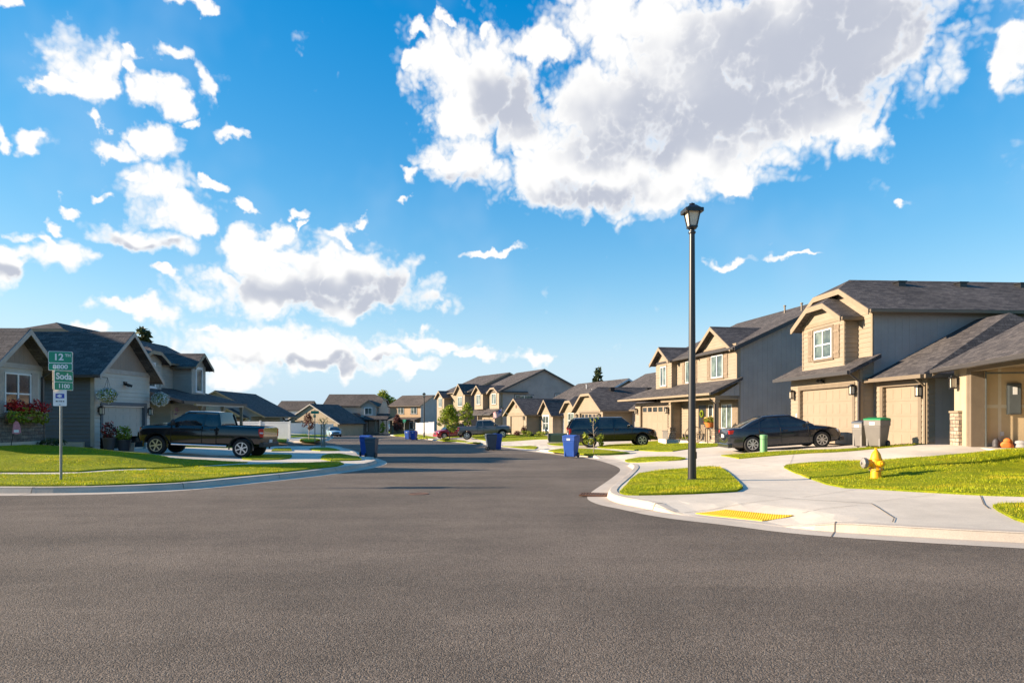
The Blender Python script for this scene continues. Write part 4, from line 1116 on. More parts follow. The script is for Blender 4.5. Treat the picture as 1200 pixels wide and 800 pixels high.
H.wall('grey_siding', (0,9,0,10,0,4.6)); H.gable('u', 0, 9, 0, 10, 4.6, .44, 'roof', 'grey_siding', 'trim_taupe', .3, (.3,.3)); H.window('front', 0, 1.4, 2.6, .6, 2.4, 'white', 'white', 1, 1)
for nm, lab, x, y, w, d, h, ro, mt in [('far_left_house', 'distant low house glimpsed beyond the board and batten gable', -60, 150, 12, 9, 2.6, 4, 'grey_siding'), ('far_middle_house', 'distant house with a grey roof showing behind the peach house', -36, 158, 10, 9, 4.0, 0, 'grey_siding')]:
    H = House(nm.replace('far_left_', 'distant_low_').replace('far_middle_', 'distant_grey_'), lab, (x, y), ro, -1.6); H.wall(mt, (0,w,0,d,0,h)); H.gable('u', 0, w, 0, d, h, .45, 'roof', mt, 'trim_tan', .3, (.3,.3)); H.window('front', 0, 2, 3.4, h-1.6, h-.4, 'white', 'white', 2, 1)

# ------------------------------------------------------------------ white vinyl fences
def fence(name, label, p0, p1, h, gap=2.4):
    a = Vector((p0[0], p0[1], 0)); b = Vector((p1[0], p1[1], 0)); L = (b-a).length; n = max(1, round(L/gap)); d = (b-a)/L
    z0 = ground(*p0); z1 = ground(*p1)
    g = thing(name, label, 'fence', (a.x, a.y, z0), math.atan2(d.y, d.x))
    for i in range(n+1):
        x = L*i/n; z = lerp(0, z1-z0, i/n); mb = MB(); mb.box(x-.065,x+.065,-.065,.065,z-.1,z+h+.06); mb.prism([(x-.08,-.08,z+h+.06),(x+.08,-.08,z+h+.06),(x+.08,.08,z+h+.06),(x-.08,.08,z+h+.06)], (0,0,.05)); mb.build('fence_post', M['white'], g)
    for i in range(n):
        x0 = L*i/n+.065; x1 = L*(i+1)/n-.065; z = lerp(0, z1-z0, (i+.5)/n); mb = MB()
        mb.box(x0,x1,-.03,.03,z+h-.14,z+h); mb.box(x0,x1,-.03,.03,z+.04,z+.2)
        m = int((x1-x0)/.15)
        for j in range(m): mb.box(lerp(x0,x1,j/m)+.004,lerp(x0,x1,(j+1)/m)-.004,-.014,.014,z+.2,z+h-.14)
        mb.build('fence_panel', M['white'], g)
fence('vinyl_fence', 'white vinyl fence in front of the board and batten gable', (-39.5, 111.5), (-29.5, 112.5), 1.8)
fence('vinyl_fence', 'nearer white vinyl fence running behind the black pickup', (-31.5, 69.3), (-22.2, 68.3), 1.75, 3.0)
fence('vinyl_fence', 'white fence panel beside the peach house porch', (-17.0, 121.0), (-12.8, 112.0), 1.75, 2.4)
fence('vinyl_fence', 'short white picket piece between the garage and the blue grey house', (-20.6, 38.6), (-18.6, 38.6), 1.25, 1.0)
# ------------------------------------------------------------------ vehicles (local frame: x forward, y left, z up, origin on the ground)
def loft(st, ring):
    n = len(ring(st[0])); vs = []; fs = []
    for s in st: vs += [(s[0], y, z) for y, z in ring(s)]
    for i in range(len(st)-1):
        for j in range(n):
            fs.append((i*n+j, i*n+(j+1) % n, (i+1)*n+(j+1) % n, (i+1)*n+j))
    fs.append(list(range(n))); fs.append(list(range((len(st)-1)*n, len(st)*n)))
    mb = MB(); mb.add(vs, fs); return mb
def mirror_ring(h): return h + [(-y, z) for y, z in h[::-1] if abs(y) > 1e-6]
def body_ring(s):
    x, zb, zt, hw = s[:4]; cr = s[4] if len(s) > 4 else .03; Hh = zt - zb
    return mirror_ring([(0, zb), (hw*.86, zb), (hw*.965, zb+.07), (hw*.99, zb+.30*Hh), (hw, zb+.50*Hh), (hw*.992, zb+.64*Hh), (hw*.975, zb+.78*Hh), (hw*.955, zt-.08), (hw*.92, zt-.025), (hw*.86, zt), (0, zt+cr)])
def dense(st, step=.12):
    out = []
    for a, b in zip(st[:-1], st[1:]):
        n = max(1, int((b[0]-a[0])/step))
        for i in range(n): out.append(tuple(lerp(p, q, i/n) for p, q in zip(a, b)))
    out.append(st[-1]); return out

def wheel(root, x, y, r, w, sg, spokes=7, rimmat='rim', rr=.66):
    mb = MB()
    mb.lathe([(r*.60, y-w/2), (r*.93, y-w/2), (r, y-w*.36), (r, y+w*.36), (r*.93, y+w/2), (r*.60, y+w/2)], (x, 0, r), 'y', 30)
    t = mb.build('wheel', M['rubber'], root, smooth=50)
    mb = MB(); yo = y + sg*w*.5; a0 = rng.uniform(0, 1)
    mb.lathe([(r*rr, yo-sg*.09), (r*rr, yo+sg*.012), (r*rr*.90, yo+sg*.012), (r*rr*.86, yo-sg*.05), (r*rr*.86, yo-sg*.09)], (x, 0, r), 'y', 30)
    mb.lathe([(.001, yo+sg*.004), (r*.17, yo+sg*.004), (r*.19, yo-sg*.06), (.001, yo-sg*.06)], (x, 0, r), 'y', 16)
    for i in range(spokes):
        a = 2*math.pi*(i+a0)/spokes; c, s_ = math.cos(a), math.sin(a); q = []
        for rad, hw in ((r*.12, r*.06), (r*rr*.9, r*.075)):
            q += [(x+c*rad-s_*hw, yo+sg*.002, r+s_*rad+c*hw), (x+c*rad+s_*hw, yo+sg*.002, r+s_*rad-c*hw)]
        mb.prism([q[0], q[1], q[3], q[2]], (0, -sg*.04, 0))
    mb.build('rim', M[rimmat], t, smooth=30)
    mb = MB(); mb.lathe([(.001, yo-sg*.085), (r*rr*.88, yo-sg*.085), (r*rr*.88, yo-sg*.10), (.001, yo-sg*.10)], (x, 0, r), 'y', 20)
    mb.build('brake_disc', M['rim_dark'], t)

def boolean_cut(o, cutters):
    for c in cutters:
        m = o.modifiers.new('cut', 'BOOLEAN'); m.operation = 'DIFFERENCE'; m.solver = 'EXACT'; m.object = c
    dg = bpy.context.evaluated_depsgraph_get()
    me = bpy.data.meshes.new_from_object(o.evaluated_get(dg))
    o.modifiers.clear(); o.data = me
    for c in cutters: bpy.data.objects.remove(c)
    for p in o.data.polygons: p.use_smooth = True
    o.data.set_sharp_from_angle(angle=R(32))

def vehicle(name, label, cat, loc, rz, sp, pitch=0.0):
    g = thing(name, label, cat, loc, rz); g.rotation_euler[1] = pitch
    L0, L1 = sp['st'][0][0], sp['st'][-1][0]; pm = M[sp['paint']]
    body = loft(dense(sp['st']), body_ring).build('body', [pm, M['rim_dark']], g)
    cut = []
    r = sp['r']; tw = sp.get('tw', .22); ty = sp['ty']
    for x in sp['wx']:
        for sg in (-1, 1):
            mb = MB(); mb.mi = 1; ra = r + sp.get('arch', .06)
            mb.lathe([(ra, sg*(ty-tw/2-.10)), (ra, sg*(ty+.6))], (x, 0, r+.02), 'y', 28)
            cut.append(mb.build('cutter', [pm, M['rim_dark']]))
    for c in cut: c.parent = g
    if sp.get('bed'):
        x0, x1, zf, hw = sp['bed']; mb = MB(); mb.box(x0, x1, -hw, hw, zf, zf+3); c = mb.build('cutter', [pm, M['rim_dark']]); c.parent = g; cut.append(c)
    bpy.context.view_layer.update()
    boolean_cut(body, cut)
    for x in sp['wx']:
        for sg in (-1, 1): wheel(g, x, sg*ty, r, tw, sg, sp.get('spokes', 7), sp.get('rim', 'rim'))
    if sp.get('flare'):
        for x in sp['wx']:
            for sg in (-1, 1):
                mb = MB(); ra = r + sp.get('arch', .06); hwx = sp['flare']
                for i in range(14):
                    a0 = math.pi*(i/14)*1.1 - .05*math.pi; a1 = math.pi*((i+1)/14)*1.1 - .05*math.pi
                    P = lambda a, q: (x+math.cos(a)*q, sg*hwx, r+.02+math.sin(a)*q)
                    mb.prism([P(a0, ra), P(a1, ra), P(a1, ra+.06), P(a0, ra+.06)], (0, sg*.025, 0))
                mb.build('wheel_flare', M[sp.get('flaremat', 'plastic')], g)
    # greenhouse
    (fb, ft, rt, rb), zb, zt, wb, wt = sp['cab'], sp['zb'], sp['zt'], sp['wb'], sp['wt']
    def top(x):
        if x > ft: t = (fb - x)/(fb - ft)
        elif x < rt: t = (x - rb)/(rt - rb)
        else: return zt + .012*math.sin(math.pi*(x - rt)/(ft - rt))
        return lerp(zb+.02, zt, max(0, min(1, t))**.92)
    def gring(x):
        h = top(x); k = (h - zb)/(zt - zb); w = lerp(wb, wt, k)
        return mirror_ring([(0, zb-.12), (wb, zb-.12), (wb, zb), (lerp(wb, w, .55), lerp(zb, h, .55)), (w, h-.05*k), (w*.93, h-.008*k), (w*.6, h+.018*k), (0, h+.03*k)])
    xs = sorted({rb, lerp(rb,rt,.33), lerp(rb,rt,.66), rt, lerp(rt,ft,.2), lerp(rt,ft,.4), lerp(rt,ft,.6), lerp(rt,ft,.8), ft, lerp(ft,fb,.33), lerp(ft,fb,.66), fb})
    loft([(x,) for x in xs], lambda s: gring(s[0])).build('windows', M['auto_glass'], g, smooth=28)
    # roof skin, pillars and belt line
    rx = [lerp(rt+.02, ft-.02, i/8) for i in range(9)]
    def rring(s):
        h = top(s[0]) + .006; w = wt*1.012
        return mirror_ring([(0, h-.04), (w-.02, h-.10), (w+.004, h-.10), (w, h-.04), (w*.93, h-.002), (w*.6, h+.024), (0, h+.036)])
    loft([(x,) for x in rx], rring).build('roof', pm, g, smooth=40)
    def side(x, z, sg, out=.008):
        h = top(x); k = max(.05, (h-zb)/(zt-zb)); w = lerp(wb, wt, (z-zb)/(zt-zb)); return (x, sg*(w+out), z)
    for sg in (-1, 1):
        for (xa, xb, wd) in [(fb, ft, .07), (rb, rt, sp.get('rearp', .12))] + [(x+dx, x+dx2, w) for x, dx, dx2, w in sp['pillars']]:
            mb = MB(); zt_ = zt - .07
            q = [side(xa-wd/2, zb-.05, sg), side(xa+wd/2, zb-.05, sg), side(xb+wd/2, zt_, sg), side(xb-wd/2, zt_, sg)]
            mb.prism(q, (0, -sg*.035, 0)); mb.build('pillar', pm, g)
        # door seams
        hw = max(s[3] for s in sp['st'])
        for x in sp['seams']:
            mb = MB(); z0 = sp['sill']+.06; mb.box(x-.006, x+.006, sg*(hw*.955), sg*(hw*1.0025), z0, zb-.04); mb.build('door_seam', M['rim_dark'], g)
        for x in sp['handles']:
            mb = MB(); mb.box(x-.10, x+.10, sg*(hw*.985), sg*(hw*1.02), zb-.17, zb-.13); mb.build('door_handle', M[sp.get('hmat', sp['paint'])], g)
        # mirror
        mb = MB(); xm = fb-.32; mb.ball((xm, sg*(wb+.17), zb+.10), .1, 10, 8, (.75, 1.15, sp.get('mir', .8))); mb.tube((xm, sg*(wb-.02), zb+.03), (xm, sg*(wb+.12), zb+.07), .025); mb.build('mirror', M[sp.get('mirmat', sp['paint'])], g, smooth=40)
        if sp.get('step'):
            mb = MB(); mb.tube((sp['wx'][1]+.65, sg*(hw-.06), sp['sill']-.04), (sp['wx'][0]-.65, sg*(hw-.06), sp['sill']-.04), .045); mb.build('side_step', M[sp['step']], g)
        # lamps
        x, z, h, d, w = sp['head']; hwf = sp['hwf']
        mb = MB(); mb.box(x-d, x, sg*(hwf-w), sg*hwf, z, z+h); mb.build('headlight', M['clear_lens'], g, bevel=.02)
        if sp.get('marker'):
            mb = MB(); mb.box(x-d*1.1, x-d*.3, sg*(hwf), sg*(hwf+.015), z, z+h); mb.build('side_marker', M['amber'], g)
        x, z, h, d, w = sp['tail']; hwr = sp['hwr']
        mb = MB(); mb.box(x, x+d, sg*(hwr-w), sg*hwr, z, z+h); tl = mb.build('taillight', M['red_lens'], g, bevel=.02)
        if sp.get('taileps'):
            mb = MB(); mb.box(x-.004, x+d*.7, sg*(hwr+.001), sg*(hwr+.012), z+h*.42, z+h*.6); mb.build('reverse_lamp', M['clear_lens'], tl)
    mb = MB(); zf = sp['grille']; mb.box(L1-.10, L1+.012, -sp['hwf']*.55, sp['hwf']*.55, zf[0], zf[1]); mb.build('grille', M[zf[2]], g, bevel=.015)
    bz = sp['bump']
    for x0, x1, hwb, nm in ((L1-.14, L1+.05, sp['hwf']*1.0, 'front_bumper'), (L0-.05, L0+.14, sp['hwr']*1.0, 'rear_bumper')):
        mb = MB(); mb.box(x0, x1, -hwb, hwb, bz[0], bz[1]); mb.build(nm, M[bz[2]], g, bevel=.03)
    mb = MB(); mb.box(L0-sp.get('pl', .03), L0+.02, -.16, .16, sp['plz'], sp['plz']+.14); mb.build('licence_plate', M['plate'], g)
    mb = MB(); mb.box(L0+.5, L1-.5, -.55, .55, sp['sill']-.08, sp['sill']+.12); mb.box(sp['wx'][0]-.06, sp['wx'][0]+.06, -ty, ty, r-.06, r+.06); mb.box(sp['wx'][1]-.06, sp['wx'][1]+.06, -ty, ty, r-.06, r+.06); mb.build('underbody', M['rim_dark'], g)
    return g

SEDAN = dict(paint='p_sedan', st=[(-2.31,.40,.86,.66,.02),(-2.24,.32,1.00,.76,.03),(-2.05,.26,1.035,.84,.03),(-1.6,.21,1.03,.895,.03),(-1.0,.19,1.0,.905,.02),(.0,.19,.965,.905,.02),(.9,.19,.955,.905,.03),(1.3,.20,.93,.90,.05),(1.8,.21,.86,.875,.05),(2.1,.24,.78,.82,.04),(2.26,.28,.68,.74,.03),(2.33,.36,.58,.62,.01)],
    wx=(1.44,-1.37), r=.335, ty=.775, tw=.225, spokes=8, arch=.045, cab=(1.18,.32,-.82,-1.85), zb=.965, zt=1.43, wb=.80, wt=.585, rearp=.20, pillars=[(-.18,.0,-.06,.055),(-1.05,.02,.10,.05)], seams=(.92,-.20,-1.06), handles=(-.02,-.98), sill=.24,
    head=(2.17,.60,.13,.28,.30), hwf=.79, tail=(-2.27,.80,.16,.24,.36), hwr=.80, grille=(.50,.70,'plastic'), bump=(.24,.42,'p_sedan'), plz=.66, mir=.7)
TRUCK = dict(paint='p_black', st=[(-2.52,.62,1.32,.93,.0),(-2.46,.56,1.36,.97,.0),(-2.3,.55,1.37,.985,.0),(-.55,.52,1.37,.985,.0),(-.52,.50,1.34,.98,.0),(1.5,.50,1.30,.985,.02),(1.75,.50,1.28,.985,.05),(2.5,.50,1.25,.975,.06),(2.75,.50,1.20,.95,.04),(2.86,.52,1.14,.90,.02),(2.92,.56,1.05,.84,.0)],
    wx=(2.05,-1.62), r=.405, ty=.83, tw=.27, spokes=6, arch=.085, cab=(1.62,.86,-.52,-.66), zb=1.33, zt=1.90, wb=.90, wt=.735, rearp=.12, pillars=[(.08,0,-.02,.10)], seams=(1.42,.10,-.52), handles=(.28,-.34), sill=.52, flare=.985, flaremat='p_black',
    head=(2.86,.86,.26,.22,.24), hwf=.90, marker=True, tail=(-2.53,.92,.36,.20,.14), hwr=.975, taileps=True, grille=(.74,1.10,'chrome'), bump=(.48,.68,'plastic'), plz=.66, bed=(-2.44,-.72,.75,.84), step='chrome', mir=1.25, mirmat='plastic', hmat='plastic')
SUV = dict(paint='p_black', st=[(-2.80,.50,1.10,.90,.0),(-2.74,.42,1.22,.96,.0),(-2.4,.40,1.26,.985,.0),(.0,.38,1.25,.995,.0),(1.1,.38,1.22,.995,.02),(1.5,.38,1.19,.99,.05),(2.2,.39,1.11,.975,.06),(2.5,.40,1.06,.95,.05),(2.66,.42,1.00,.90,.03),(2.76,.48,.90,.82,.0)],
    wx=(1.82,-1.46), r=.39, ty=.84, tw=.26, spokes=6, arch=.07, cab=(1.30,.62,-2.42,-2.74), zb=1.25, zt=1.87, wb=.93, wt=.76, rearp=.22, pillars=[(.04,0,-.02,.10),(-.98,0,-.04,.12)], seams=(1.18,.06,-.96), handles=(.24,-.78), sill=.42, flare=.99, flaremat='p_black',
    head=(2.70,.74,.22,.26,.28), hwf=.88, marker=True, tail=(-2.80,.78,.46,.14,.13), hwr=.95, grille=(.62,.92,'plastic'), bump=(.40,.60,'p_black'), plz=.84, mir=1.1)
COMPACT = dict(SEDAN, paint='p_red', st=[(-2.15,.42,1.02,.70,.0),(-2.08,.34,1.10,.80,.02),(-1.6,.26,1.08,.885,.02),(.0,.24,1.02,.90,.02),(.95,.24,1.00,.895,.04),(1.6,.25,.94,.875,.05),(1.95,.28,.84,.80,.04),(2.12,.34,.70,.66,.01)],
    wx=(1.32,-1.30), cab=(1.12,.40,-1.55,-1.98), zb=1.04, zt=1.60, pillars=[(-.08,.0,-.04,.07),(-1.0,.0,.02,.07)], head=(2.00,.68,.15,.26,.28), tail=(-2.12,.84,.24,.2,.26), bump=(.28,.46,'p_red'), plz=.7, hwr=.80)

def ground_pitch(x, y, rz, wb):
    a = ground(x + math.cos(rz)*wb/2, y + math.sin(rz)*wb/2); b = ground(x - math.cos(rz)*wb/2, y - math.sin(rz)*wb/2)
    return (a + b)/2, -math.atan2(a - b, wb)
def park(name, label, cat, x, y, rz, sp, lift=0.0):
    wb = sp['wx'][0] - sp['wx'][1]; z, p = ground_pitch(x, y, R(rz), wb)
    return vehicle(name, label, cat, (x, y, z + lift), R(rz), sp, p)
park('pickup_truck', 'black crew cab pickup truck parked in front of the garage with hanging baskets', 'pickup truck', -13.25, 30.25, 180, TRUCK)
park('sedan', 'shiny charcoal black sedan parked in front of the closed garage door', 'sedan', 11.3, 28.85, -2, SEDAN)
park('large_suv', 'long black SUV parked beside the blue bin, facing the garage', 'SUV', 6.45, 44.2, 0, SUV)
park('pickup_truck', 'grey pickup truck parked behind the young trees', 'pickup truck', -3.0, 71.0, 0, dict(TRUCK, paint='p_grey', flaremat='plastic', step=None))
park('hatchback', 'red hatchback half hidden behind the young green tree', 'hatchback', -6.9, 79.5, -155, COMPACT)
park('sedan', 'pale blue sedan parked at the kerb of the street bend', 'sedan', *onroad(391,511.4), -66, dict(SEDAN, paint='p_blue'), -.13)
park('suv', 'dark SUV standing on the side street behind the pale blue sedan', 'SUV', *onroad(377,509.6), 25, dict(COMPACT, paint='p_black', bump=(.28,.46,'plastic')), -.05)
park('hatchback', 'silver blue hatchback parked by the far porch', 'hatchback', *onroad(455,508.2), 80, dict(COMPACT, paint='p_blue', bump=(.28,.46,'p_blue')))

# ------------------------------------------------------------------ street lamps
def street_lamp(label, x, y, h, n=16):
    g = thing('street_lamp', label, 'street lamp', (x, y, ground(x, y)), R(6))
    mb = MB(); hp = h - .74
    mb.lathe([(.13,-.1),(.13,.02),(.105,.06),(.10,.5),(.095,.9),(.082,hp*.6),(.068,hp)], n=n); mb.build('pole', M['black'], g, smooth=30)
    mb = MB(); mb.lathe([(.072,hp),(.09,hp+.02),(.09,hp+.06),(.06,hp+.08),(.06,hp+.10),(.11,hp+.13),(.125,hp+.16),(.11,hp+.175)], n=n); mb.build('collar', M['black'], g, smooth=30)
    # lantern
    z0, z1 = hp+.17, hp+.56; a, b = .088, .155
    mb = MB()
    for sx, sy in ((-1,-1),(1,-1),(1,1),(-1,1)): mb.tube((sx*a, sy*a, z0), (sx*b, sy*b, z1), .017, n=6)
    mb.box(-a-.02,a+.02,-a-.02,a+.02,z0-.02,z0+.02); mb.box(-b-.03,b+.03,-b-.03,b+.03,z1,z1+.035); f = mb.build('lantern_frame', M['black'], g)
    mb = MB(); q = a-.01; p = b-.015
    mb.add([(-q,-q,z0+.02),(q,-q,z0+.02),(q,q,z0+.02),(-q,q,z0+.02),(-p,-p,z1),(p,-p,z1),(p,p,z1),(-p,p,z1)], [(0,1,5,4),(1,2,6,5),(2,3,7,6),(3,0,4,7),(0,3,2,1),(4,5,6,7)]); mb.build('lantern_glass', M['lamp_glass'], g)
    mb = MB(); c = b+.05; t = .075
    mb.add([(-c,-c,z1+.036),(c,-c,z1+.036),(c,c,z1+.036),(-c,c,z1+.036),(-t,-t,z1+.155),(t,-t,z1+.155),(t,t,z1+.155),(-t,t,z1+.155)], [(0,1,5,4),(1,2,6,5),(2,3,7,6),(3,0,4,7),(0,3,2,1),(4,5,6,7)])
    for sx, sy in ((-1,0),(1,0),(0,-1),(0,1)):
        mb.box(sx*c-.02 if sx else -c, sx*c+.02 if sx else c, sy*c-.02 if sy else -c, sy*c+.02 if sy else c, z1-.04, z1+.05)
    cap = mb.build('lantern_roof', M['black'], g)
    mb = MB(); mb.lathe([(.075,z1+.155),(.06,z1+.19),(.03,z1+.195),(.012,z1+.22),(.001,z1+.22)], n=12); mb.lathe([(.045,z1+.18),(.075,z1+.19),(.045,z1+.2)], n=12); mb.build('finial', M['black'], cap, smooth=40)
    mb = MB(); mb.box(.09,.105,-.05,.05,.55,.72); mb.build('hand_hole_cover', M['black'], g)
    return g
p = at(811, 563); street_lamp('tall black street lamp with a frosted lantern on the grass island at the corner', p.x, p.y, 6.87)
p = at(497, 512.3); street_lamp('distant black street lamp beside the red hatchback', p.x, p.y, 5.9, 10)

# ------------------------------------------------------------------ signs
def text(body, size, mat, parent, loc, rot, sx=1.0, name='lettering'):
    c = bpy.data.curves.new('t', 'FONT'); c.body = body; c.size = size; c.align_x = 'CENTER'; c.align_y = 'CENTER'; c.extrude = .002; c.offset = .004*size/.15
    o = bpy.data.objects.new('t', c); COL.objects.link(o)
    me = bpy.data.meshes.new_from_object(o.evaluated_get(bpy.context.evaluated_depsgraph_get())); bpy.data.objects.remove(o)
    me.materials.clear(); me.materials.append(mat)
    for v in me.vertices: v.co.x *= sx
    q = link(bpy.data.objects.new(name, me), parent); q.location = loc; q.rotation_euler = rot
    return q
def plate(w, h, t=.006, r=.025):
    pts = []
    for cx, cz, a0 in ((w/2-r, h/2-r, 0), (-w/2+r, h/2-r, 90), (-w/2+r, -h/2+r, 180), (w/2-r, -h/2+r, 270)):
        for i in range(5): a = R(a0 + i*22.5); pts.append((cx + r*math.cos(a), 0, cz + r*math.sin(a)))
    mb = MB(); mb.prism(pts, (0, t, 0)); return mb
def blade(parent, words, w, h, z, ry, off, size, name='street_name_blade', sx=1.0, sup=None):
    o = plate(w, h).build(name, M['sign_white'], parent); o.location = Vector((0, 0, z)) + Matrix.Rotation(ry, 3, 'Z') @ Vector((off[0], off[1], 0)); o.rotation_euler = (0, 0, ry)
    f = plate(w-.022, h-.022, .003).build('sign_face', M['sign_green'], o); f.location = (0, -.0035, 0)
    text(words, size, M['sign_white'], o, (-.04 if sup else 0, -.0058, -.004), (R(90), 0, 0), sx)
    if sup: text(sup, size*.42, M['sign_white'], o, (w*.31, -.0058, size*.2), (R(90), 0, 0))
    b = plate(w, h).build('back_plate', M['sign_back'], o); b.location = (0, .05, 0)
    return o
p = at(71.5, 564); k = 1/46.6
g = thing('street_sign', 'green corner street name sign reading 12TH and Soda on a steel pole', 'street sign', p, math.atan2(-p.x, p.y)*0 + R(4))
def hz(py): return (CAM - (py-HY)*p.y/F) - p.z
mb = MB(); mb.tube((0,0,-.2),(0,0,hz(413)),.030,n=12); mb.build('pole', M['galv'], g, smooth=40)
mb = MB(); mb.box(-.035,.035,-.02,.03,hz(458),hz(412)); mb.build('sign_bracket', M['galv'], g)
blade(g, '12', .51, .285, hz(418.6), R(14), (.0, -.045), .22, sup='TH', sx=1.0)
blade(g, '8800', .51, .185, hz(429.8), R(14), (.0, -.045), .14, sx=1.15)
blade(g, 'Soda', .50, .285, hz(441), R(68), (.02, -.065), .215, sx=1.0)
blade(g, '1100', .50, .20, hz(452.3), R(68), (.02, -.065), .14, sx=1.1)
o = plate(.28, .40, .004, .02).build('arrow_plate', M['sign_white'], g); o.location = (0, -.045, hz(466)); o.rotation_euler = (0, 0, R(24))
mb = MB(); mb.box(-.09,.09,-.003,.0,-.01,.10); mb.build('arrow_field', M['sign_blue'], o)
mb = MB(); mb.prism([(-.075,-.0035,.045),(.01,-.0035,.09),(.01,-.0035,.065),(.05,-.0035,.07),(.03,-.0035,.045),(.05,-.0035,.02),(.01,-.0035,.025),(.01,-.0035,.0)], (0,-.002,0)); mb.build('arrow', M['sign_white'], o)
mb = MB()
for i, w in enumerate((.035,.02,.03,.025,.03)): mb.box(-.085+i*.037,-.085+i*.037+w*.8,-.003,.0,-.10,-.07)
mb.build('small_print', M['black'], o)
mb = MB(); mb.lathe([(.001,-.008),(.012,-.008),(.012,0)], (0,0,-.17), 'y', 8); mb.build('bolt', M['galv'], o)
def small_sign(label, x, y, h, rz):
    g = thing('street_sign', label, 'street sign', (x, y, ground(x, y)), R(rz)); mb = MB(); mb.tube((0,0,-.1),(0,0,h),.035,n=8); mb.build('pole', M['galv'], g)
    for i, (a, zz) in enumerate(((0, h-.2), (80, h-.5))):
        o = plate(.62, .22, .03).build('street_name_blade', M['sign_green'], g); o.location = (0, -.04, zz); o.rotation_euler = (0, 0, R(a))
small_sign('distant green street name sign in front of the board and batten gable', *at(369, 517)[:2], 2.5, 10)
small_sign('far green street name sign beside the purple leaved tree', *at(474, 508.5)[:2], 2.6, -20)

# ------------------------------------------------------------------ hydrant
p = at(1026.5, 561.5)
g = thing('fire_hydrant', 'yellow fire hydrant with a weathered grey side cap on the corner lawn', 'fire hydrant', p, R(0))
mb = MB(); mb.lathe([(.15,-.1),(.15,.03),(.118,.04),(.112,.22),(.155,.225),(.155,.255),(.12,.265),(.122,.30),(.135,.40),(.128,.47),(.14,.475),(.14,.495),(.125,.50),(.10,.60),(.065,.66),(.045,.68),(.045,.70)], n=24); mb.build('barrel', M['hydrant'], g, smooth=38)
mb = MB(); mb.lathe([(.028,.70),(.028,.755),(.001,.755)], n=5); mb.build('top_nut', M['hydrant'], g)
mb = MB(); mb.lathe([(.085,-.10),(.085,-.20),(.105,-.20),(.105,-.225)], (0,0,.39), 'x', 18); n_ = mb.build('side_nozzle', M['hydrant'], g, smooth=38)
mb = MB(); mb.lathe([(.112,-.225),(.118,-.24),(.118,-.31),(.09,-.33),(.03,-.335),(.03,-.365),(.001,-.365)], (0,0,.39), 'x', 18)
for i in range(10): a = i*.628; mb.box(-.31,-.24,.115*math.cos(a)-.012,.115*math.cos(a)+.012,.39+.115*math.sin(a)-.012,.39+.115*math.sin(a)+.012)
mb.build('cap', M['hydrant_grey'], n_, smooth=38)
for yy, s_ in ((-.10,-1),(.10,1)):
    mb = MB(); mb.lathe([(.06,yy),(.06,yy+s_*.09),(.07,yy+s_*.09),(.07,yy+s_*.15),(.03,yy+s_*.16),(.03,yy+s_*.19),(.001,yy+s_*.19)], (.02,0,.39), 'y', 14); mb.build('hose_nozzle', M['hydrant'], g, smooth=38)
mb = MB()
for i in range(8):
    a = i*math.pi/4+.2; mb.lathe([(.014,.205),(.014,.275)], (.138*math.cos(a), .138*math.sin(a), 0), n=6)
mb.build('flange_bolts', M['hydrant_grey'], g)
mb = MB(); pr = None
for i in range(9): mb.ball((.13+.008*math.sin(i*2), -.08, .42-.022*i), .013, 6, 4)
mb.build('cap_chain', M['hydrant_grey'], g)

# ------------------------------------------------------------------ wheeled bins
def bin_(label, x, y, z, rz, body, lid, h=1.08, w=.60, d=.72, group=None, name='wheeled_bin'):
    g = thing(name, label, 'bin', (x, y, z), R(rz), group)
    mb = MB(); a, b = w*.39, w*.5; c, e = d*.36, d*.5; zt = h*.90
    mb.add([(-a,-c,.05),(a,-c,.05),(a,c*.8,.05),(-a,c*.8,.05),(-b*.97,-e*.96,zt*.80),(b*.97,-e*.96,zt*.80),(b*.97,e*.9,zt*.80),(-b*.97,e*.9,zt*.80)], [(0,3,2,1),(4,5,6,7),(0,1,5,4),(1,2,6,5),(2,3,7,6),(3,0,4,7)])
    mb.build('bin_body', M[body], g, bevel=.03)
    mb = MB(); mb.box(-b,b,-e,e*.95,zt*.79,zt); mb.build('rim_band', M[body], g, bevel=.02)
    mb = MB(); mb.prism([(-b*1.03,-e*1.06,zt),(-b*1.03,e*.95,zt),(-b*1.03,e*.9,zt+.07),(-b*1.03,.0,zt+.10),(-b*1.03,-e*1.0,zt+.05)], (b*2.06,0,0)); mb.build('lid', M[lid], g, bevel=.015)
    mb = MB(); mb.tube((-b*.9,e+.06,zt-.02),(b*.9,e+.06,zt-.02),.018); mb.tube((-b*.85,e*.8,zt-.03),(-b*.85,e+.06,zt-.02),.016); mb.tube((b*.85,e*.8,zt-.03),(b*.85,e+.06,zt-.02),.016); mb.build('handle', M[body], g)
    for s_ in (-1, 1):
        mb = MB(); mb.lathe([(.04,-.03),(.12,-.03),(.13,-.015),(.13,.015),(.12,.03),(.04,.03)], (s_*(a+.03), c*.8, .13), 'x', 16); wh = mb.build('wheel', M['plastic'], g, smooth=40)
        mb = MB(); mb.lathe([(.001,-.034),(.045,-.034),(.045,.034),(.001,.034)], (s_*(a+.03), c*.8, .13), 'x', 10); mb.build('hub', M['greybin'], wh)
    mb = MB(); mb.box(-.09,.09,-e-.004,-e+.02,zt*.83,zt*.93); mb.build('sticker', M['plate'], g)
    for s_ in (-1, 1):
        mb = MB(); mb.box(s_*a*.9-.03,s_*a*.9+.03,-c-.035,-c+.05,.06,zt*.55); mb.build('moulded_rib', M[body], g)
    return g
def binp(label, px, py, rz, body, lid, road=True, **kw):
    if road: x, y = onroad(px, py); z = -S*y + .008
    else: q = at(px, py); x, y, z = q
    return bin_(label, x, y + .3, z, rz, body, lid, **kw)
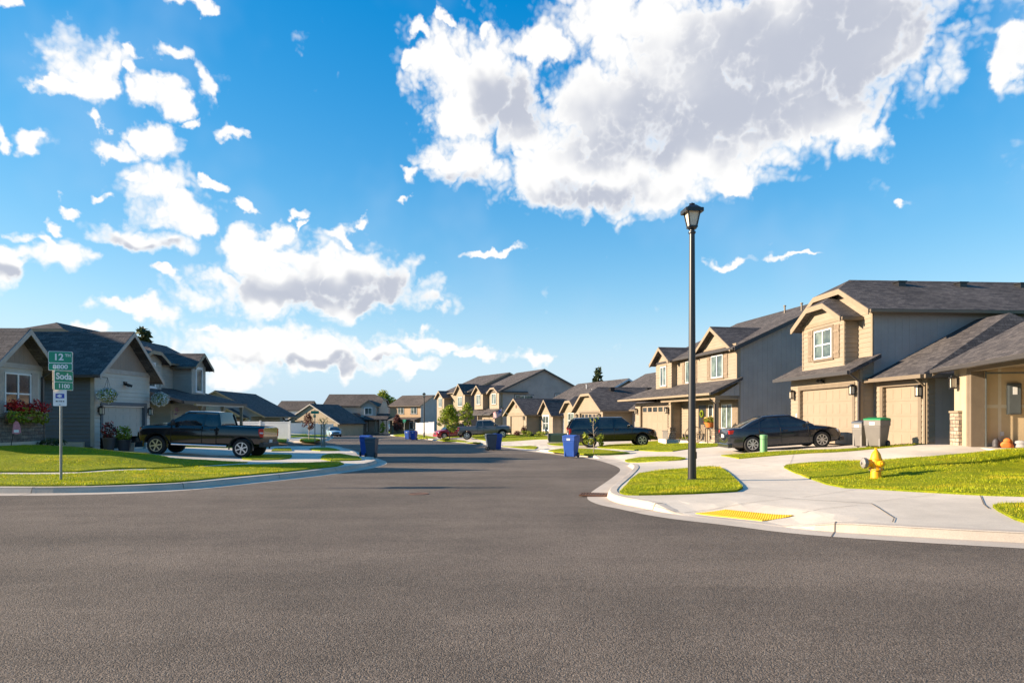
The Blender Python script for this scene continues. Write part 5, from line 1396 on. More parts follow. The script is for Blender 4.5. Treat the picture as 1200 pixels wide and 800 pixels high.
binp('royal blue wheeled bin at the kerb in front of the black SUV', 670, 536.4, -28, 'bluebin', 'bluebin', h=1.12, w=.64)
binp('slate grey bin beside a blue one, in front of the grey pickup', 575.0, 527.8, 100, 'slatebin', 'slatebin')
binp('blue bin tucked behind a slate grey one by the small gabled house', 581.3, 527.4, 100, 'bluebin', 'bluebin')
binp('blue bin half behind the slate one on the left kerb', 427.6, 535.2, 172, 'bluebin', 'bluebin', h=1.08, w=.52, d=.55)
binp('slate grey bin standing on the left kerb beyond the pickup', 434.0, 536.9, 172, 'slatebin', 'slatebin', h=1.0, w=.52, d=.55)
binp('left one of two far blue bins near the distant lamp', 477.6, 515.0, -20, 'bluebin', 'bluebin')
binp('right one of two far blue bins near the distant lamp', 484.8, 515.8, -20, 'bluebin', 'bluebin')
binp('narrow grey bin with a grey lid leaning close to the green lidded one', 1013.5, 524.6, -60, 'greybin', 'slatebin', False, h=1.0, w=.42, d=.5)
binp('large grey bin with a bright green lid between the garage doors', 1033.5, 524.6, -52, 'greybin', 'greenlid', False, h=1.06, w=.58, d=.8)

# ------------------------------------------------------------------ utility boxes and small things
p = at(895, 530.5); g = thing('utility_pedestal', 'pale green round utility pedestal in front of the charcoal sedan', 'utility box', p)
mb = MB(); mb.lathe([(.135,-.1),(.135,.60),(.145,.605),(.145,.68),(.12,.70),(.001,.71)], n=20); mb.build('post', M['pedestal'], g, smooth=40)
mb = MB(); mb.lathe([(.139,.52),(.139,.535)], n=20); mb.build('seam_band', M['tgreen'], g)
p = at(655, 518.8); g = thing('transformer_box', 'dark green transformer box on a concrete pad beside the blue bin', 'utility box', p, R(-8))
mb = MB(); mb.box(-.85,.85,-.5,.5,-.15,.06); mb.build('pad', M['concrete'], g)
mb = MB(); mb.prism([(-.75,-.42,.06),(-.75,.42,.06),(-.75,.42,.72),(-.75,-.3,.72),(-.75,-.42,.60)], (1.5,0,0)); mb.build('cabinet', M['tgreen'], g, bevel=.015)
mb = MB(); mb.box(-.80,-.77,-.45,.1,.2,.7); mb.build('side_panel', M['concrete'], g)
# clutter inside the open garage
fl = [o for o in bpy.data.objects if o.name.startswith('open_garage_house')][0]
def gar(u, v, z=0): return Matrix.Translation(fl.location) @ Matrix.Rotation(fl.rotation_euler.z, 4, 'Z') @ Vector((u*1.14, v*1.14, z*1.14))
def lump(name, label, cat, c, sc, mat, seed, kind=None):
    bm = bmesh.new(); bmesh.ops.create_icosphere(bm, subdivisions=4, radius=1.0); rr = random.Random(seed)
    ph = [(rr.uniform(1.5,4),rr.uniform(1.5,4),rr.uniform(1.5,4),rr.uniform(0,6)) for _ in range(7)]
    for v in bm.verts:
        d = sum(math.sin(v.co.x*a+v.co.y*b*1.3+v.co.z*c_+e) for a,b,c_,e in ph)*.055
        v.co *= 1+d; v.co.z = max(-.35, v.co.z)
    auto_uv(bm); me = bpy.data.meshes.new(name); bm.to_mesh(me); bm.free(); me.materials.append(M[mat])
    for q in me.polygons: q.use_smooth = True
    o = link(bpy.data.objects.new(name, me)); o.scale = sc; o.location = c + Vector((0,0,.35*sc[2]-.01)); return tag(o, label, cat)
lump('fabric_bag', 'orange fabric bag lying on the open garage floor', 'bag', gar(1.30,.80), (.17,.16,.19), 'orange', 3)
lump('tarp', 'crumpled grey tarp heaped beside the orange bag in the open garage', 'tarp', gar(1.32,1.12), (.20,.24,.17), 'grey_cloth', 5)
lump('duffel_bag', 'low grey duffel bag at the right end of the garage clutter', 'bag', gar(1.30,1.5), (.18,.22,.13), 'grey_cloth', 8)
lump('refuse_sack', 'black refuse sack against the garage pier', 'sack', gar(1.25,.55), (.11,.11,.2), 'terracotta', 9)
# flag on the small gabled house
q = Vector((-.9, 75.4, 0)); q.z = ground(q.x, q.y)
g = thing('flag', 'American flag hanging from an angled pole on the small gabled house', 'flag', (q.x, q.y, CAM - (486-490)*q.y/F - .0), R(0))
mb = MB(); mb.tube((0.9,.3,-.35),(-.25,-.5,.65),.02,n=6); mb.build('flag_pole', M['white'], g)
def flagpt(s_, t): return (-.25 - 1.15*s_*.8, -.5 + .10*math.sin(s_*7+t), .62 - .72*t - .38*s_ + .03*math.sin(s_*9))
for nm, mt, rows in (('red_stripes', 'flag_red', (0,2,4,6,8,10,12)), ('white_stripes', 'sign_white', (1,3,5,7,9,11))):
    mb = MB()
    for rw in rows:
        for i in range(10):
            if rw < 7 and i < 4: continue
            a, b = i/10, (i+1)/10; t0, t1 = rw/13, (rw+1)/13
            mb.prism([flagpt(a,t0), flagpt(b,t0), flagpt(b,t1), flagpt(a,t1)], (0,.012,0))
    mb.build(nm, M[mt], g)
mb = MB()
for i in range(4): mb.prism([flagpt(i/10,0), flagpt((i+1)/10,0), flagpt((i+1)/10,7/13), flagpt(i/10,7/13)], (0,.012,0))
mb.build('canton', M['flag_blue'], g)
mb = MB()
for i in range(5):
    for j in range(4): c = flagpt(.04+i*.08, .07+j*.13); mb.box(c[0]-.02,c[0]+.02,c[1]-.006,c[1],c[2]-.02,c[2]+.02)
mb.build('stars', M['sign_white'], g)
# ------------------------------------------------------------------ plants
def leaf_mesh(name, mat, blobs, n, size, parent=None, stretch=1.0, up=0.0, shell=0.55):
    """many small leaf faces spread through the given ellipsoids (centre, radii)"""
    vol = np.array([b[1][0]*b[1][1]*b[1][2] for b in blobs])**.75; pr = vol/vol.sum()
    idx = rng.choice(len(blobs), n, p=pr)
    C_ = np.array([b[0] for b in blobs])[idx]; Rr = np.array([b[1] for b in blobs])[idx]
    d = rng.normal(size=(n,3)); d /= np.linalg.norm(d, axis=1)[:,None]
    rad = rng.uniform(shell**3, 1, n)**(1/3) * rng.choice([1.0, .75, 1.12], n, p=[.7,.2,.1])
    P = C_ + d*Rr*rad[:,None]
    nrm = d*.7 + rng.normal(size=(n,3))*.7; nrm[:,2] += .35; nrm /= np.linalg.norm(nrm, axis=1)[:,None]
    t = np.cross(nrm, rng.normal(size=(n,3))); t[:,2] += up; t -= nrm*(t*nrm).sum(1)[:,None]; t /= np.linalg.norm(t, axis=1)[:,None]+1e-9
    b = np.cross(nrm, t)
    s = size*rng.uniform(.6, 1.35, n)[:,None]
    L = t*s*stretch; W = b*s*.42
    V = np.stack([P-L*.5, P+W*.9-L*.05, P+L*.5, P-W*.9-L*.05], 1).reshape(-1,3)
    me = bpy.data.meshes.new(name)
    me.vertices.add(4*n); me.vertices.foreach_set('co', V.ravel().astype(np.float32))
    me.loops.add(4*n); me.loops.foreach_set('vertex_index', np.arange(4*n, dtype=np.int32))
    me.polygons.add(n); me.polygons.foreach_set('loop_start', np.arange(0, 4*n, 4, dtype=np.int32)); me.update(calc_edges=True)
    me.materials.append(M[mat])
    return link(bpy.data.objects.new(name, me), parent)

def limb(mb, p0, p1, r0, r1, wob=.06, n=4):
    p0 = Vector(p0); p1 = Vector(p1); a = p0
    for i in range(1, n+1):
        q = p0.lerp(p1, i/n) + (Vector(rng.normal(size=3))*wob*(p1-p0).length*.4 if i < n else Vector())
        mb.tube(a, q, lerp(r0,r1,(i-1)/n), lerp(r0,r1,i/n), n=7, cap=(i in (1,n))); a = q

def young_tree(name, label, p, h, cw, leaf, bark='bark', trunk=.045, n=1500, ls=.17, base=.35, nb=16, group=None, sparse=1.0):
    g = thing(name, label, 'tree', p, rng.uniform(0, 6), group); mb = MB()
    limb(mb, (0,0,-.1), (.04*h*.1,0,h*.92), trunk, trunk*.22, .03, 6)
    blobs = []
    for i in range(nb):
        t = (i+.5)/nb; z = lerp(h*base, h*.95, t); a = i*2.4; prof = math.sin(math.pi*min(1,(t*.8+.18)))**.8
        r = cw*.5*prof*rng.uniform(.55, 1.0)
        e = Vector((math.cos(a)*r, math.sin(a)*r, z + r*.45))
        limb(mb, (0,0,z-h*.10), e, trunk*.38, trunk*.10, .08, 3)
        q = cw*.20*rng.uniform(.7, 1.25)*sparse; blobs.append((tuple(e*.9+Vector((0,0,.0))), (q,q,q*.85)))
        blobs.append(((e.x*.5, e.y*.5, e.z*.97), (q*.9,q*.9,q*.8)))
    mb.build('trunk', M[bark], g, smooth=60)
    leaf_mesh('crown', leaf, blobs, n, ls, g, 1.3, shell=.2)
    return g
def conifer(name, label, p, h, w, n=5000, ls=.4, taper=.85, mat='needle', bare=.12):
    g = thing(name, label, 'tree', p); mb = MB(); limb(mb, (0,0,-.2), (0,0,h*.97), h*.022, h*.003, .015, 6)
    blobs = []
    lv = int(h*2.2)
    for i in range(lv):
        t = i/lv; z = lerp(h*bare, h*.97, t); rad = w*.5*((1-t)**taper)*(1 if t > .12 else .7)
        for k in range(max(3, int(9*(1-t)))):
            a = rng.uniform(0, 6.28); r = rad*rng.uniform(.55, 1.12); e = (math.cos(a)*r, math.sin(a)*r, z - r*.18)
            if r > .5: limb(mb, (0,0,z), e, .04, .012, .05, 2)
            s_ = max(.18, rad*.32); blobs.append(((e[0]*.8, e[1]*.8, e[2]), (s_, s_, s_*.42)))
    mb.build('trunk', M['bark'], g); leaf_mesh('crown', mat, blobs, n, ls, g, 1.6, shell=.1); return g
def shrub(label, p, r, h, leaf, n=260, ls=.12, name='shrub', conic=False, group=None, cat='shrub'):
    g = thing(name, label, cat, p, 0, group); mb = MB()
    for i in range(5): a = i*1.26; limb(mb, (0,0,-.05), (math.cos(a)*r*.5, math.sin(a)*r*.5, h*.6), .018, .006, .05, 2)
    mb.build('stem', M['bark'], g)
    if conic: bl = [((0,0,lerp(.12,.92,i/7)*h), (r*(1-i/7.6), r*(1-i/7.6), h*.12)) for i in range(8)]
    else: bl = [((rng.normal()*r*.35, rng.normal()*r*.35, h*rng.uniform(.35,.68)), (r*.6, r*.6, h*.32)) for _ in range(7)]
    leaf_mesh('foliage', leaf, bl, n, ls, g, 1.3, up=(.8 if conic else 0), shell=.2); return g
def plume(label, p, r, h, n=260, group=None):
    g = thing('ornamental_grass', label, 'grass clump', p, 0, group)
    leaf_mesh('blades', 'needle_lit', [((0,0,h*.3), (r*.8,r*.8,h*.32))], n, h*.35, g, 1.6, up=3.0, shell=.1)
    leaf_mesh('plumes', 'fl_yellow', [((rng.normal()*r*.35, rng.normal()*r*.35, h*rng.uniform(.6,.86)), (r*.5,r*.5,h*.2)) for _ in range(6)], n, h*.16, g, 2.0, up=3.0, shell=.1); return g

# young trees along the street
young_tree('maple_tree', 'leafy young green tree in front of the red hatchback', at(527,514.3), 3.8, 2.7, 'leaf', 'bark', .06, 3000, .15, .26, 22, sparse=.85)
young_tree('maple_tree', 'slimmer young tree with a pale trunk beside the grey pickup', at(547.5,513.6), 4.0, 1.7, 'leaf', 'bark_pale', .085, 1500, .14, .36, 18, sparse=.8)
young_tree('purple_leaf_tree', 'thin purple leaved tree in front of the board and batten gable', at(362,516), 2.9, 1.25, 'leaf_red', 'bark_pale', .05, 700, .12, .36, 12)
young_tree('purple_leaf_tree', 'dark red bushy tree at the far street bend', at(465.5,508), 3.7, 2.1, 'leaf_red', 'bark', .06, 1500, .2, .12, 16)
young_tree('columnar_tree', 'small yellow green tree left of the two far blue bins', at(478,507.6), 2.0, 1.0, 'leaf_yel', 'bark', .04, 600, .16, .1, 10)
young_tree('columnar_tree', 'small yellow green tree in front of the far porch', (-23.5,124,ground(-23.5,124)), 2.2, 1.2, 'leaf_yel', 'bark', .04, 600, .17, .1, 10)
# bare young tree with stakes
p = at(378.5, 523.6); g = thing('staked_tree', 'bare young tree tied to wooden stakes at the side street corner', 'tree', p)
mb = MB(); limb(mb, (0,0,-.1), (.03,0,1.7), .05, .03, .02, 5)
for i in range(7): a = i*2.1; limb(mb, (0,0,1.0+i*.1), (math.cos(a)*.35, math.sin(a)*.35, 1.5+i*.09), .018, .005, .08, 3)
mb.build('trunk', M['bark_pale'], g)
for sx in (-.11,.12):
    mb = MB(); mb.tube((sx,.0,-.1),(sx,.0,1.55),.04,n=7); mb.build('stake', M['trim_tan'], g)
leaf_mesh('crown', 'leaf_yel', [((0,0,1.75),(.35,.35,.28))], 60, .09, g)
# sapling at the SUV
p = at(695.5, 531); g = thing('sapling', 'thin sapling with bright leaves near its base in front of the black SUV', 'tree', p)
mb = MB(); limb(mb, (0,0,-.1), (.0,0,1.95), .028, .012, .02, 6)
for i in range(12):
    a = i*2.4; z = .55+i*.11; L_ = .34 if z < 1.0 else .22; limb(mb, (0,0,z), (math.cos(a)*L_, math.sin(a)*L_, z+.25), .010, .004, .06, 3)
mb.build('trunk', M['bark_pale'], g)
leaf_mesh('crown', 'leaf_yel', [((math.cos(a)*.42, math.sin(a)*.3, z),(.13,.13,.19)) for a, z in ((0.2,.85),(3.0,.9),(2.6,.65),(.4,.55),(4.4,.62),(5.4,.8))] , 190, .14, g, 1.5, up=1.0)
leaf_mesh('upper_twigs', 'leaf', [((0,0,1.75),(.26,.26,.24))], 26, .09, g)
mb = MB(); mb.box(-.03,.03,-.045,-.03,.48,.62); mb.build('nursery_tag', M['orange'], g)
# conifers behind the houses
conifer('conifer_tree', 'dark bushy conifer rising behind the basket garage house', (-40.5, 75, -1.0), 13.0, 5.6, 9000, .55, .55, bare=.3)
conifer('conifer_tree', 'lone conifer top rising behind the low tan house', (14.2, 112, -1.2), 11.6, 4.2, 6000, .5, .55, bare=.25)
g = young_tree('broadleaf_tree', 'pale green tree top glimpsed between the far dark roof and the peach house', (-31.5, 168, -1.9), 10.2, 6.0, 'leaf_yel', 'bark', .15, 2600, .5, .3, 18)
# beds of the small gabled houses
for i, (px, py, r, h) in enumerate([(640,507.6,.42,1.25),(647.5,506.5,.45,1.5),(655,507,.42,1.25),(662,507.4,.4,1.2)]):
    shrub('cone shaped green shrub in the row before the twin gabled house', at(px,py), r, h, 'needle_lit', 420, .13, 'conical_shrub', True, 'conical shrubs before the twin gabled house')
for lab, px, py, r, h in [('tall golden plume grass at the corner of the twin gabled garage', 628.5,508.3,.55,1.75), ('golden plume grass left of the small white door', 636.5,508.5,.4,1.5), ('golden plume grass against the small white door', 653.5,506.2,.4,1.6), ('golden plume grass below the clipped gable window', 668.5,507,.5,1.8)]:
    plume(lab, at(px,py), r, h)
for lab, px, py, r, h, lf in [('dark red mound shrub on the lawn by the twin gabled garage', 605.7,511.4,.5,.65,'leaf_red'), ('red leaved shrub by the twin gabled garage door', 613.4,509.3,.45,1.15,'leaf_red'), ('low yellow green shrub beside the red leaved one', 617,510.4,.5,.6,'leaf_yel'),
        ('tiny round evergreen on the twin gable lawn', 623.5,511.7,.24,.32,'needle'), ('low lime shrub bed right of the golden plume grass', 632.5,510.3,.7,.5,'leaf_yel'), ('small dark shrub at the pickup tail lawn', 519,511,.3,.3,'leaf'),
        ('round green shrub at the porch house garage corner', 792.5,516.6,.42,.62,'leaf_yel'), ('low green shrub in front of the porch steps', 803,518.2,.5,.42,'leaf'), ('dark shrub beside the grey ridge house', 503,506,.9,1.5,'needle'), ('brown mulched shrub under the young maple', 523,516,.5,.3,'leaf_yel')]:
    shrub(lab, at(px,py), r, h, lf, 320, .11)
# mulch rings
for px, py, r in ((527,514.6,.9),(466,508.3,1.0)):
    p = at(px,py); mb = MB(); mb.lathe([(r,-.02),(r*.9,.05),(r*.3,.08),(.001,.08)], n=20); o = mb.build('mulch_bed', M['soil']); o.location = p + Vector((0,0,.02)); o['kind'] = 'structure'
# porch house pots and ornament
def pot_plant(label, p, z, r, h, fl, pot='terracotta', name='potted_plant', leaf='leaf', n=160):
    g = thing(name, label, 'potted plant', (p[0], p[1], p[2]+z)); mb = MB(); mb.lathe([(r*.6,0),(r*.85,h*.45),(r*.92,h*.45),(r*.92,h*.5),(.001,h*.48)], n=16); mb.build('pot', M[pot], g, smooth=40)
    leaf_mesh('foliage', leaf, [((0,0,h*.75),(r,r,h*.35))], n, r*.35, g, 1.3); leaf_mesh('flowers', fl, [((0,0,h*.82),(r*1.05,r*1.05,h*.36))], n//2, r*.28, g, 1.0, shell=.8); return g
hs = bpy.data.objects['porch_house']
def hp(o, u, v, z, k): return Matrix.Translation(o.location) @ Matrix.Rotation(o.rotation_euler.z, 4, 'Z') @ Vector((u*k, v*k, z*k))
c = hp(hs, -.45, -1.35, .05, 1.12); g0 = thing('plant_stand', 'wooden stand with the yellow flower pot at the porch corner', 'plant stand', c); mb = MB()
for sx in (-.2,.2):
    for sy in (-.2,.2): mb.box(sx-.025,sx+.025,sy-.025,sy+.025,-.1,.84)
mb.build('legs', M['trim_tan'], g0); mb = MB(); mb.box(-.28,.28,-.28,.28,.84,.88); mb.build('top', M['trim_tan'], g0)
pot_plant('pot of yellow flowers on the wooden stand at the porch corner', c, .88, .34, .55, 'fl_yellow', 'orange', leaf='leaf_yel')
pot_plant('small pot of pink flowers by the porch post', hp(hs, -.85, -1.3, .7, 1.12), .05, .2, .45, 'fl_red')
c = hp(hs, -1.5, -1.75, .0, 1.12); c.z = ground(c.x, c.y); g0 = thing('wagon_wheel', 'brown wooden wheel ornament leaning at the porch steps', 'ornament', c + Vector((0,0,.02)), R(-20)); mb = MB()
for i in range(20):
    a, b = i*.31416, (i+1)*.31416; mb.tube((.5*math.cos(a),0,.5+.5*math.sin(a)),(.5*math.cos(b),0,.5+.5*math.sin(b)),.035,n=6)
mb.build('rim', M['trim_tan'], g0); mb = MB()
for i in range(10): a = i*.628; mb.tube((.06*math.cos(a),0,.5+.06*math.sin(a)),(.48*math.cos(a),0,.5+.48*math.sin(a)),.02,n=5)
mb.build('spokes', M['trim_tan'], g0); mb = MB(); mb.lathe([(.001,-.06),(.08,-.06),(.08,.06),(.001,.06)], (0,0,.5), 'y', 10); mb.build('hub', M['brown_wood'], g0)
c = hp(hs, -6.5, -1.0, .0, 1.12); c.z = ground(c.x,c.y); g0 = thing('storage_box', 'grey storage box between the porch house garage and porch', 'box', c, R(-80)); mb = MB(); mb.box(-.45,.45,-.3,.3,0,.75); mb.build('body', M['greybin'], g0, bevel=.02); mb = MB(); mb.box(-.48,.48,-.33,.33,.752,.83); mb.build('lid', M['greybin'], g0, bevel=.02)
c = hp(hs, -3.05, -.7, .06, 1.12); g0 = thing('porch_chair', 'wooden porch chair beside the dark front door', 'chair', c, R(-80)); mb = MB()
mb.box(-.28,.28,-.28,.28,.4,.45); mb.build('seat', M['trim_tan'], g0); mb = MB()
for i in range(5): mb.box(-.27+i*.115,-.19+i*.115,.24,.28,.45,1.0)
mb.build('backrest', M['trim_tan'], g0)
for sx in (-.25,.25):
    for sy in (-.25,.25): mb = MB(); mb.box(sx-.025,sx+.025,sy-.025,sy+.025,0,.4); mb.build('leg', M['trim_tan'], g0)

# flower box planting and baskets on the left houses
fb = bpy.data.objects['flower_box_house']
c = hp(fb, 2.58, -.28, 1.12, 1.0)
g = thing('window_box_flowers', 'red, lime and copper flowers spilling from the window box', 'flowers', c)
bl = lambda y0, y1, z, r, n: [((rng.uniform(-.02,.16), lerp(y0,y1,(i+.5)/n), z+rng.normal()*.04), (r,r,r)) for i in range(n)]
leaf_mesh('red_flowers', 'fl_red', bl(-.95,.95,.22,.2,17), 620, .08, g)
leaf_mesh('lime_foliage', 'leaf_yel', bl(.15,.75,-.12,.22,5)+bl(-.35,.1,.05,.16,4), 520, .10, g)
leaf_mesh('trailing_foliage', 'leaf', bl(-.85,-.25,-.12,.22,5), 360, .10, g)
leaf_mesh('copper_leaves', 'fl_yellow', bl(-.8,.9,.0,.18,7), 130, .09, g)
def basket(label, c, r, fl, n=900, ls=.075, top=None):
    g = thing('hanging_basket', label, 'hanging basket', c); mb = MB(); mb.ball((0,0,-.04), r*.55, 12, 8, (1,1,.7)); mb.build('basket', M['brown_wood'], g)
    mb = MB()
    for i in range(3): a = i*2.09; mb.tube((r*.5*math.cos(a), r*.5*math.sin(a), .05), (0,0,.75), .006, n=4)
    mb.tube((0,0,.75), (-.55,0,.80), .012, n=6); mb.build('hanger', M['black'], g)
    leaf_mesh('foliage', 'leaf', [((0,0,0),(r*.9,r*.9,r*.75))], n//2, ls*1.2, g, 1.3); leaf_mesh('flowers', fl, [((0,0,0),(r,r,r*.82))], n, ls, g, 1.0, shell=.85); return g
gb = bpy.data.objects['basket_garage_house']
basket('white flower basket at the near corner of the basket garage', (-17.45, 29.45, 2.50), .40, 'fl_white')
basket('white flower basket at the far corner of the basket garage', (-17.4, 33.75, 2.45), .42, 'fl_white')
basket('purple flower basket on the porch of the blue grey house', (-20.3, 40.7, 1.95), .38, 'fl_purple')
# planters at the garage
pot_plant('planter with dark red foliage at the near garage corner', (-17.3, 29.3, ground(-17.3,29.3)), 0, .3, 1.1, 'fl_red', leaf='leaf_red')
pot_plant('dark planter with lime foliage in front of the garage', (-17.0, 29.9, ground(-17.0,29.9)), 0, .34, .95, 'leaf_yel', leaf='leaf_yel')
c = Vector((-16.9, 30.25, 0)); c.z = ground(c.x, c.y); g0 = thing('bucket', 'pale plastic bucket on the driveway by the planters', 'bucket', c); mb = MB(); mb.lathe([(.14,0),(.17,.36),(.155,.36),(.13,.02),(.001,.02)], n=16); mb.build('pail', M['sign_back'], g0, smooth=40); mb = MB(); mb.lathe([(.178,.33),(.178,.355)], n=16); mb.build('rim', M['sign_back'], g0)
# things inside the half open garage
for nm, lab, x, y, sc, mt in [('storage_tote', 'grey storage tote inside the partly open garage', -18.6, 32.2, (.5,.35,.45), 'greybin'), ('storage_tote', 'dark storage tote inside the partly open garage', -18.7, 31.2, (.4,.4,.55), 'plastic')]:
    z = .12; g0 = thing(nm, lab, 'tote', (x, y, z)); mb = MB(); a, b, h = sc; mb.add([(-a*.42,-b*.42,0),(a*.42,-b*.42,0),(a*.42,b*.42,0),(-a*.42,b*.42,0),(-a*.5,-b*.5,h),(a*.5,-b*.5,h),(a*.5,b*.5,h),(-a*.5,b*.5,h)], [(0,3,2,1),(4,5,6,7),(0,1,5,4),(1,2,6,5),(2,3,7,6),(3,0,4,7)]); mb.build('tub', M[mt], g0, bevel=.02); mb = MB(); mb.box(-a*.53,a*.53,-b*.53,b*.53,h+.002,h+.04); mb.build('lid', M[mt], g0, bevel=.01)
# cloth gnome-like windsock at the stone wainscot
c = hp(fb, 1.78, -.5, .75, 1.0); g0 = thing('garden_flag', 'small pink and white garden flag in front of the stone wainscot', 'garden flag', c, R(20)); mb = MB(); mb.prism([(-.12,0,-.30),(.03,0,-.33),(.13,0,-.27),(.10,0,-.05),(.05,0,.08),(-.02,0,.12),(-.08,0,.04),(-.10,0,-.12)], (0,.02,0)); mb.build('cloth', M['pink_cloth'], g0); mb = MB(); mb.tube((-.2,.03,-1.0),(-.02,.03,.22),.012,n=6); mb.build('stake', M['black'], g0)
mb = MB(); mb.box(-.07,.07,-.006,-.001,-.27,-.18); mb.build('white_patch', M['sign_white'], g0)
# garden hose lying along the wall
mb = MB(); hpts = [(-19.9,28.9),(-19.3,28.6),(-18.8,28.95),(-18.3,28.5),(-18.0,28.9),(-17.6,28.6)]
hz_ = chaikin(hpts, 2)
for a, b in zip(hz_[:-1], hz_[1:]): mb.tube((a[0],a[1],ground(*a)+.05+.12*math.sin(a[0]*4)**2), (b[0],b[1],ground(*b)+.05+.12*math.sin(b[0]*4)**2), .03, n=6)
tag(mb.build('garden_hose', M['black']), 'black garden hose looping along the slate side wall', 'hose')
shrub('low dark planting along the stone wainscot', hp(fb, 3.6, -.5, -.05, 1.0), .35, .3, 'needle', 200, .09)
# ------------------------------------------------------------------ sun, sky, clouds, camera
SUN_EL, SUN_BEAR = 17.0, -91.0
sd = Vector((math.sin(R(SUN_BEAR))*math.cos(R(SUN_EL)), math.cos(R(SUN_BEAR))*math.cos(R(SUN_EL)), math.sin(R(SUN_EL))))
ld = bpy.data.lights.new('sun', 'SUN'); ld.energy = 5.0; ld.angle = R(.55); ld.color = (1.0, .82, .61)
lo = link(bpy.data.objects.new('sun', ld)); lo.rotation_euler = sd.to_track_quat('Z', 'Y').to_euler(); lo.location = (0, 0, 60)

w = bpy.data.worlds.new('World'); scene.world = w; w.use_nodes = True
t = NT(w.node_tree); bg = t.N['Background']; bg.inputs[1].default_value = SKY_STR = 0.11
sky = t.n('ShaderNodeTexSky', sky_type='NISHITA'); sky.sun_disc = False
sky.sun_elevation = R(SUN_EL); sky.sun_rotation = R(SUN_BEAR); sky.altitude = 600; sky.air_density = 1.0; sky.dust_density = .1; sky.ozone_density = 3.0

# cumulus as soft ellipses on the sky sphere (bearing, elevation, half sizes), broken up by fractal noise
PXC = [ # px, py, rx, ry of each cloud puff as seen from the corner
 (905,38,185,62),(800,62,120,66),(965,72,125,58),(735,18,90,34),(1035,38,75,48),(760,118,115,60),(860,132,125,58),(935,125,85,50),(700,150,68,48),(655,206,58,34),(715,200,66,38),(776,222,26,24),(866,208,30,13),(820,185,85,36),(672,232,40,20),
 (558,100,58,52),(528,80,42,38),(541,132,34,38),(600,128,38,38),(540,186,42,23),(630,56,30,22),(608,150,30,26),(1022,160,24,18),(1192,62,28,34),
 (95,86,48,30),(118,74,42,26),(72,104,36,13),(132,100,22,18),(182,108,26,18),(200,124,24,13),(244,108,22,22),(206,62,24,10),(238,88,12,24),(50,167,25,12),(4,158,13,13),(125,172,28,11),(168,168,34,18),(194,160,22,15),(186,212,52,24),(214,246,42,28),(232,262,24,16),(165,279,58,19),(60,302,42,20),(14,310,36,20),(60,262,15,6),(40,282,20,9),(276,242,10,8),
 (298,298,42,30),(318,340,68,28),(388,326,88,36),(448,336,54,28),(362,352,108,16),(405,275,15,12),(320,272,26,14),(352,272,5,8),(302,405,72,24),(360,416,78,15),(202,326,18,6),(178,366,44,14),(140,358,30,10),(275,440,46,16),(395,428,55,11),(520,404,34,9),(483,205,10,12),(580,290,28,4),(490,398,26,8),(230,4,22,9),(845,312,22,5),(18,6,24,10),(110,388,30,8),(44,96,12,7),(150,60,14,8),(165,86,12,9),(225,140,9,7),(268,150,14,8),(110,140,14,7),(150,205,12,8),(255,210,12,7),(130,232,10,6),(80,240,16,6),(345,255,10,6),(420,262,12,6),(470,238,9,5),(490,40,8,8),(485,70,9,12),(520,20,9,7),(575,35,10,8),(478,430,40,9),(560,415,22,6),(620,418,24,7),(250,385,18,6),(440,412,26,7),(330,398,50,14),(1060,240,14,5),(930,300,26,3)]
def azel(px, py):
    d = Vector(((px-CX)/F, 1.0, (HY-py)/F)).normalized()
    return math.atan2(d.x, d.y), math.asin(d.z)
grp = bpy.data.node_groups.new('cloud_cover', 'ShaderNodeTree')
grp.interface.new_socket('Vector', in_out='INPUT', socket_type='NodeSocketVector'); grp.interface.new_socket('Cover', in_out='OUTPUT', socket_type='NodeSocketFloat')
gt = NT(grp); gi = gt.n('NodeGroupInput'); go = gt.n('NodeGroupOutput')
wa = gt.n('ShaderNodeTexNoise', noise_dimensions='2D'); gt.l(gi.outputs[0], wa.inputs['Vector']); wa.inputs['Scale'].default_value = 17; wa.inputs['Detail'].default_value = 5; wa.inputs['Roughness'].default_value = .52
WV = gt.vmath('MULTIPLY_ADD', gt.vmath('SUBTRACT', wa.outputs['Color'], (.5, .5, .5)).outputs[0], (.085, .07, 0), gi.outputs[0]).outputs[0]
m_ = None
for px, py, rx, ry in PXC:
    a, e = azel(px, py); a1, _ = azel(px+rx, py); a0, _ = azel(px-rx, py); _, e1 = azel(px, py-ry); _, e0 = azel(px, py+ry)
    k_ = .87 if rx < 60 and px < 480 else 1.1; sa, se = (a1-a0)/2*k_, (e1-e0)/2*k_*1.04
    v = gt.vmath('MULTIPLY_ADD', WV, (1/sa, 1/se, 0), (-a/sa, -e/se, 0)).outputs[0]
    d = gt.vmath('DOT_PRODUCT', v, v).outputs['Value']
    m_ = d if m_ is None else gt.math('SMOOTH_MIN', m_, d, .28)
nz = gt.noise(gi.outputs[0], 20.0, 7, .6, '2D')
b1 = gt.math('ABSOLUTE', gt.math('MULTIPLY_ADD', gt.noise(WV, 15.0, 0, .5, '2D'), 2.0, -1.0))
b2 = gt.math('ABSOLUTE', gt.math('MULTIPLY_ADD', gt.noise(WV, 34.0, 0, .5, '2D'), 2.0, -1.0))
b3 = gt.math('ABSOLUTE', gt.math('MULTIPLY_ADD', gt.noise(gi.outputs[0], 75.0, 1, .5, '2D'), 2.0, -1.0))
puff = gt.math('ADD', gt.math('MULTIPLY_ADD', b1, 1.0, -.55), gt.math('ADD', gt.math('MULTIPLY', b2, .75), gt.math('MULTIPLY', b3, .45)))
cov = gt.math('MAXIMUM', gt.math('SUBTRACT', 1.0, m_), -2.2)
cov = gt.math('ADD', cov, gt.math('MAXIMUM', cov, 0.0))
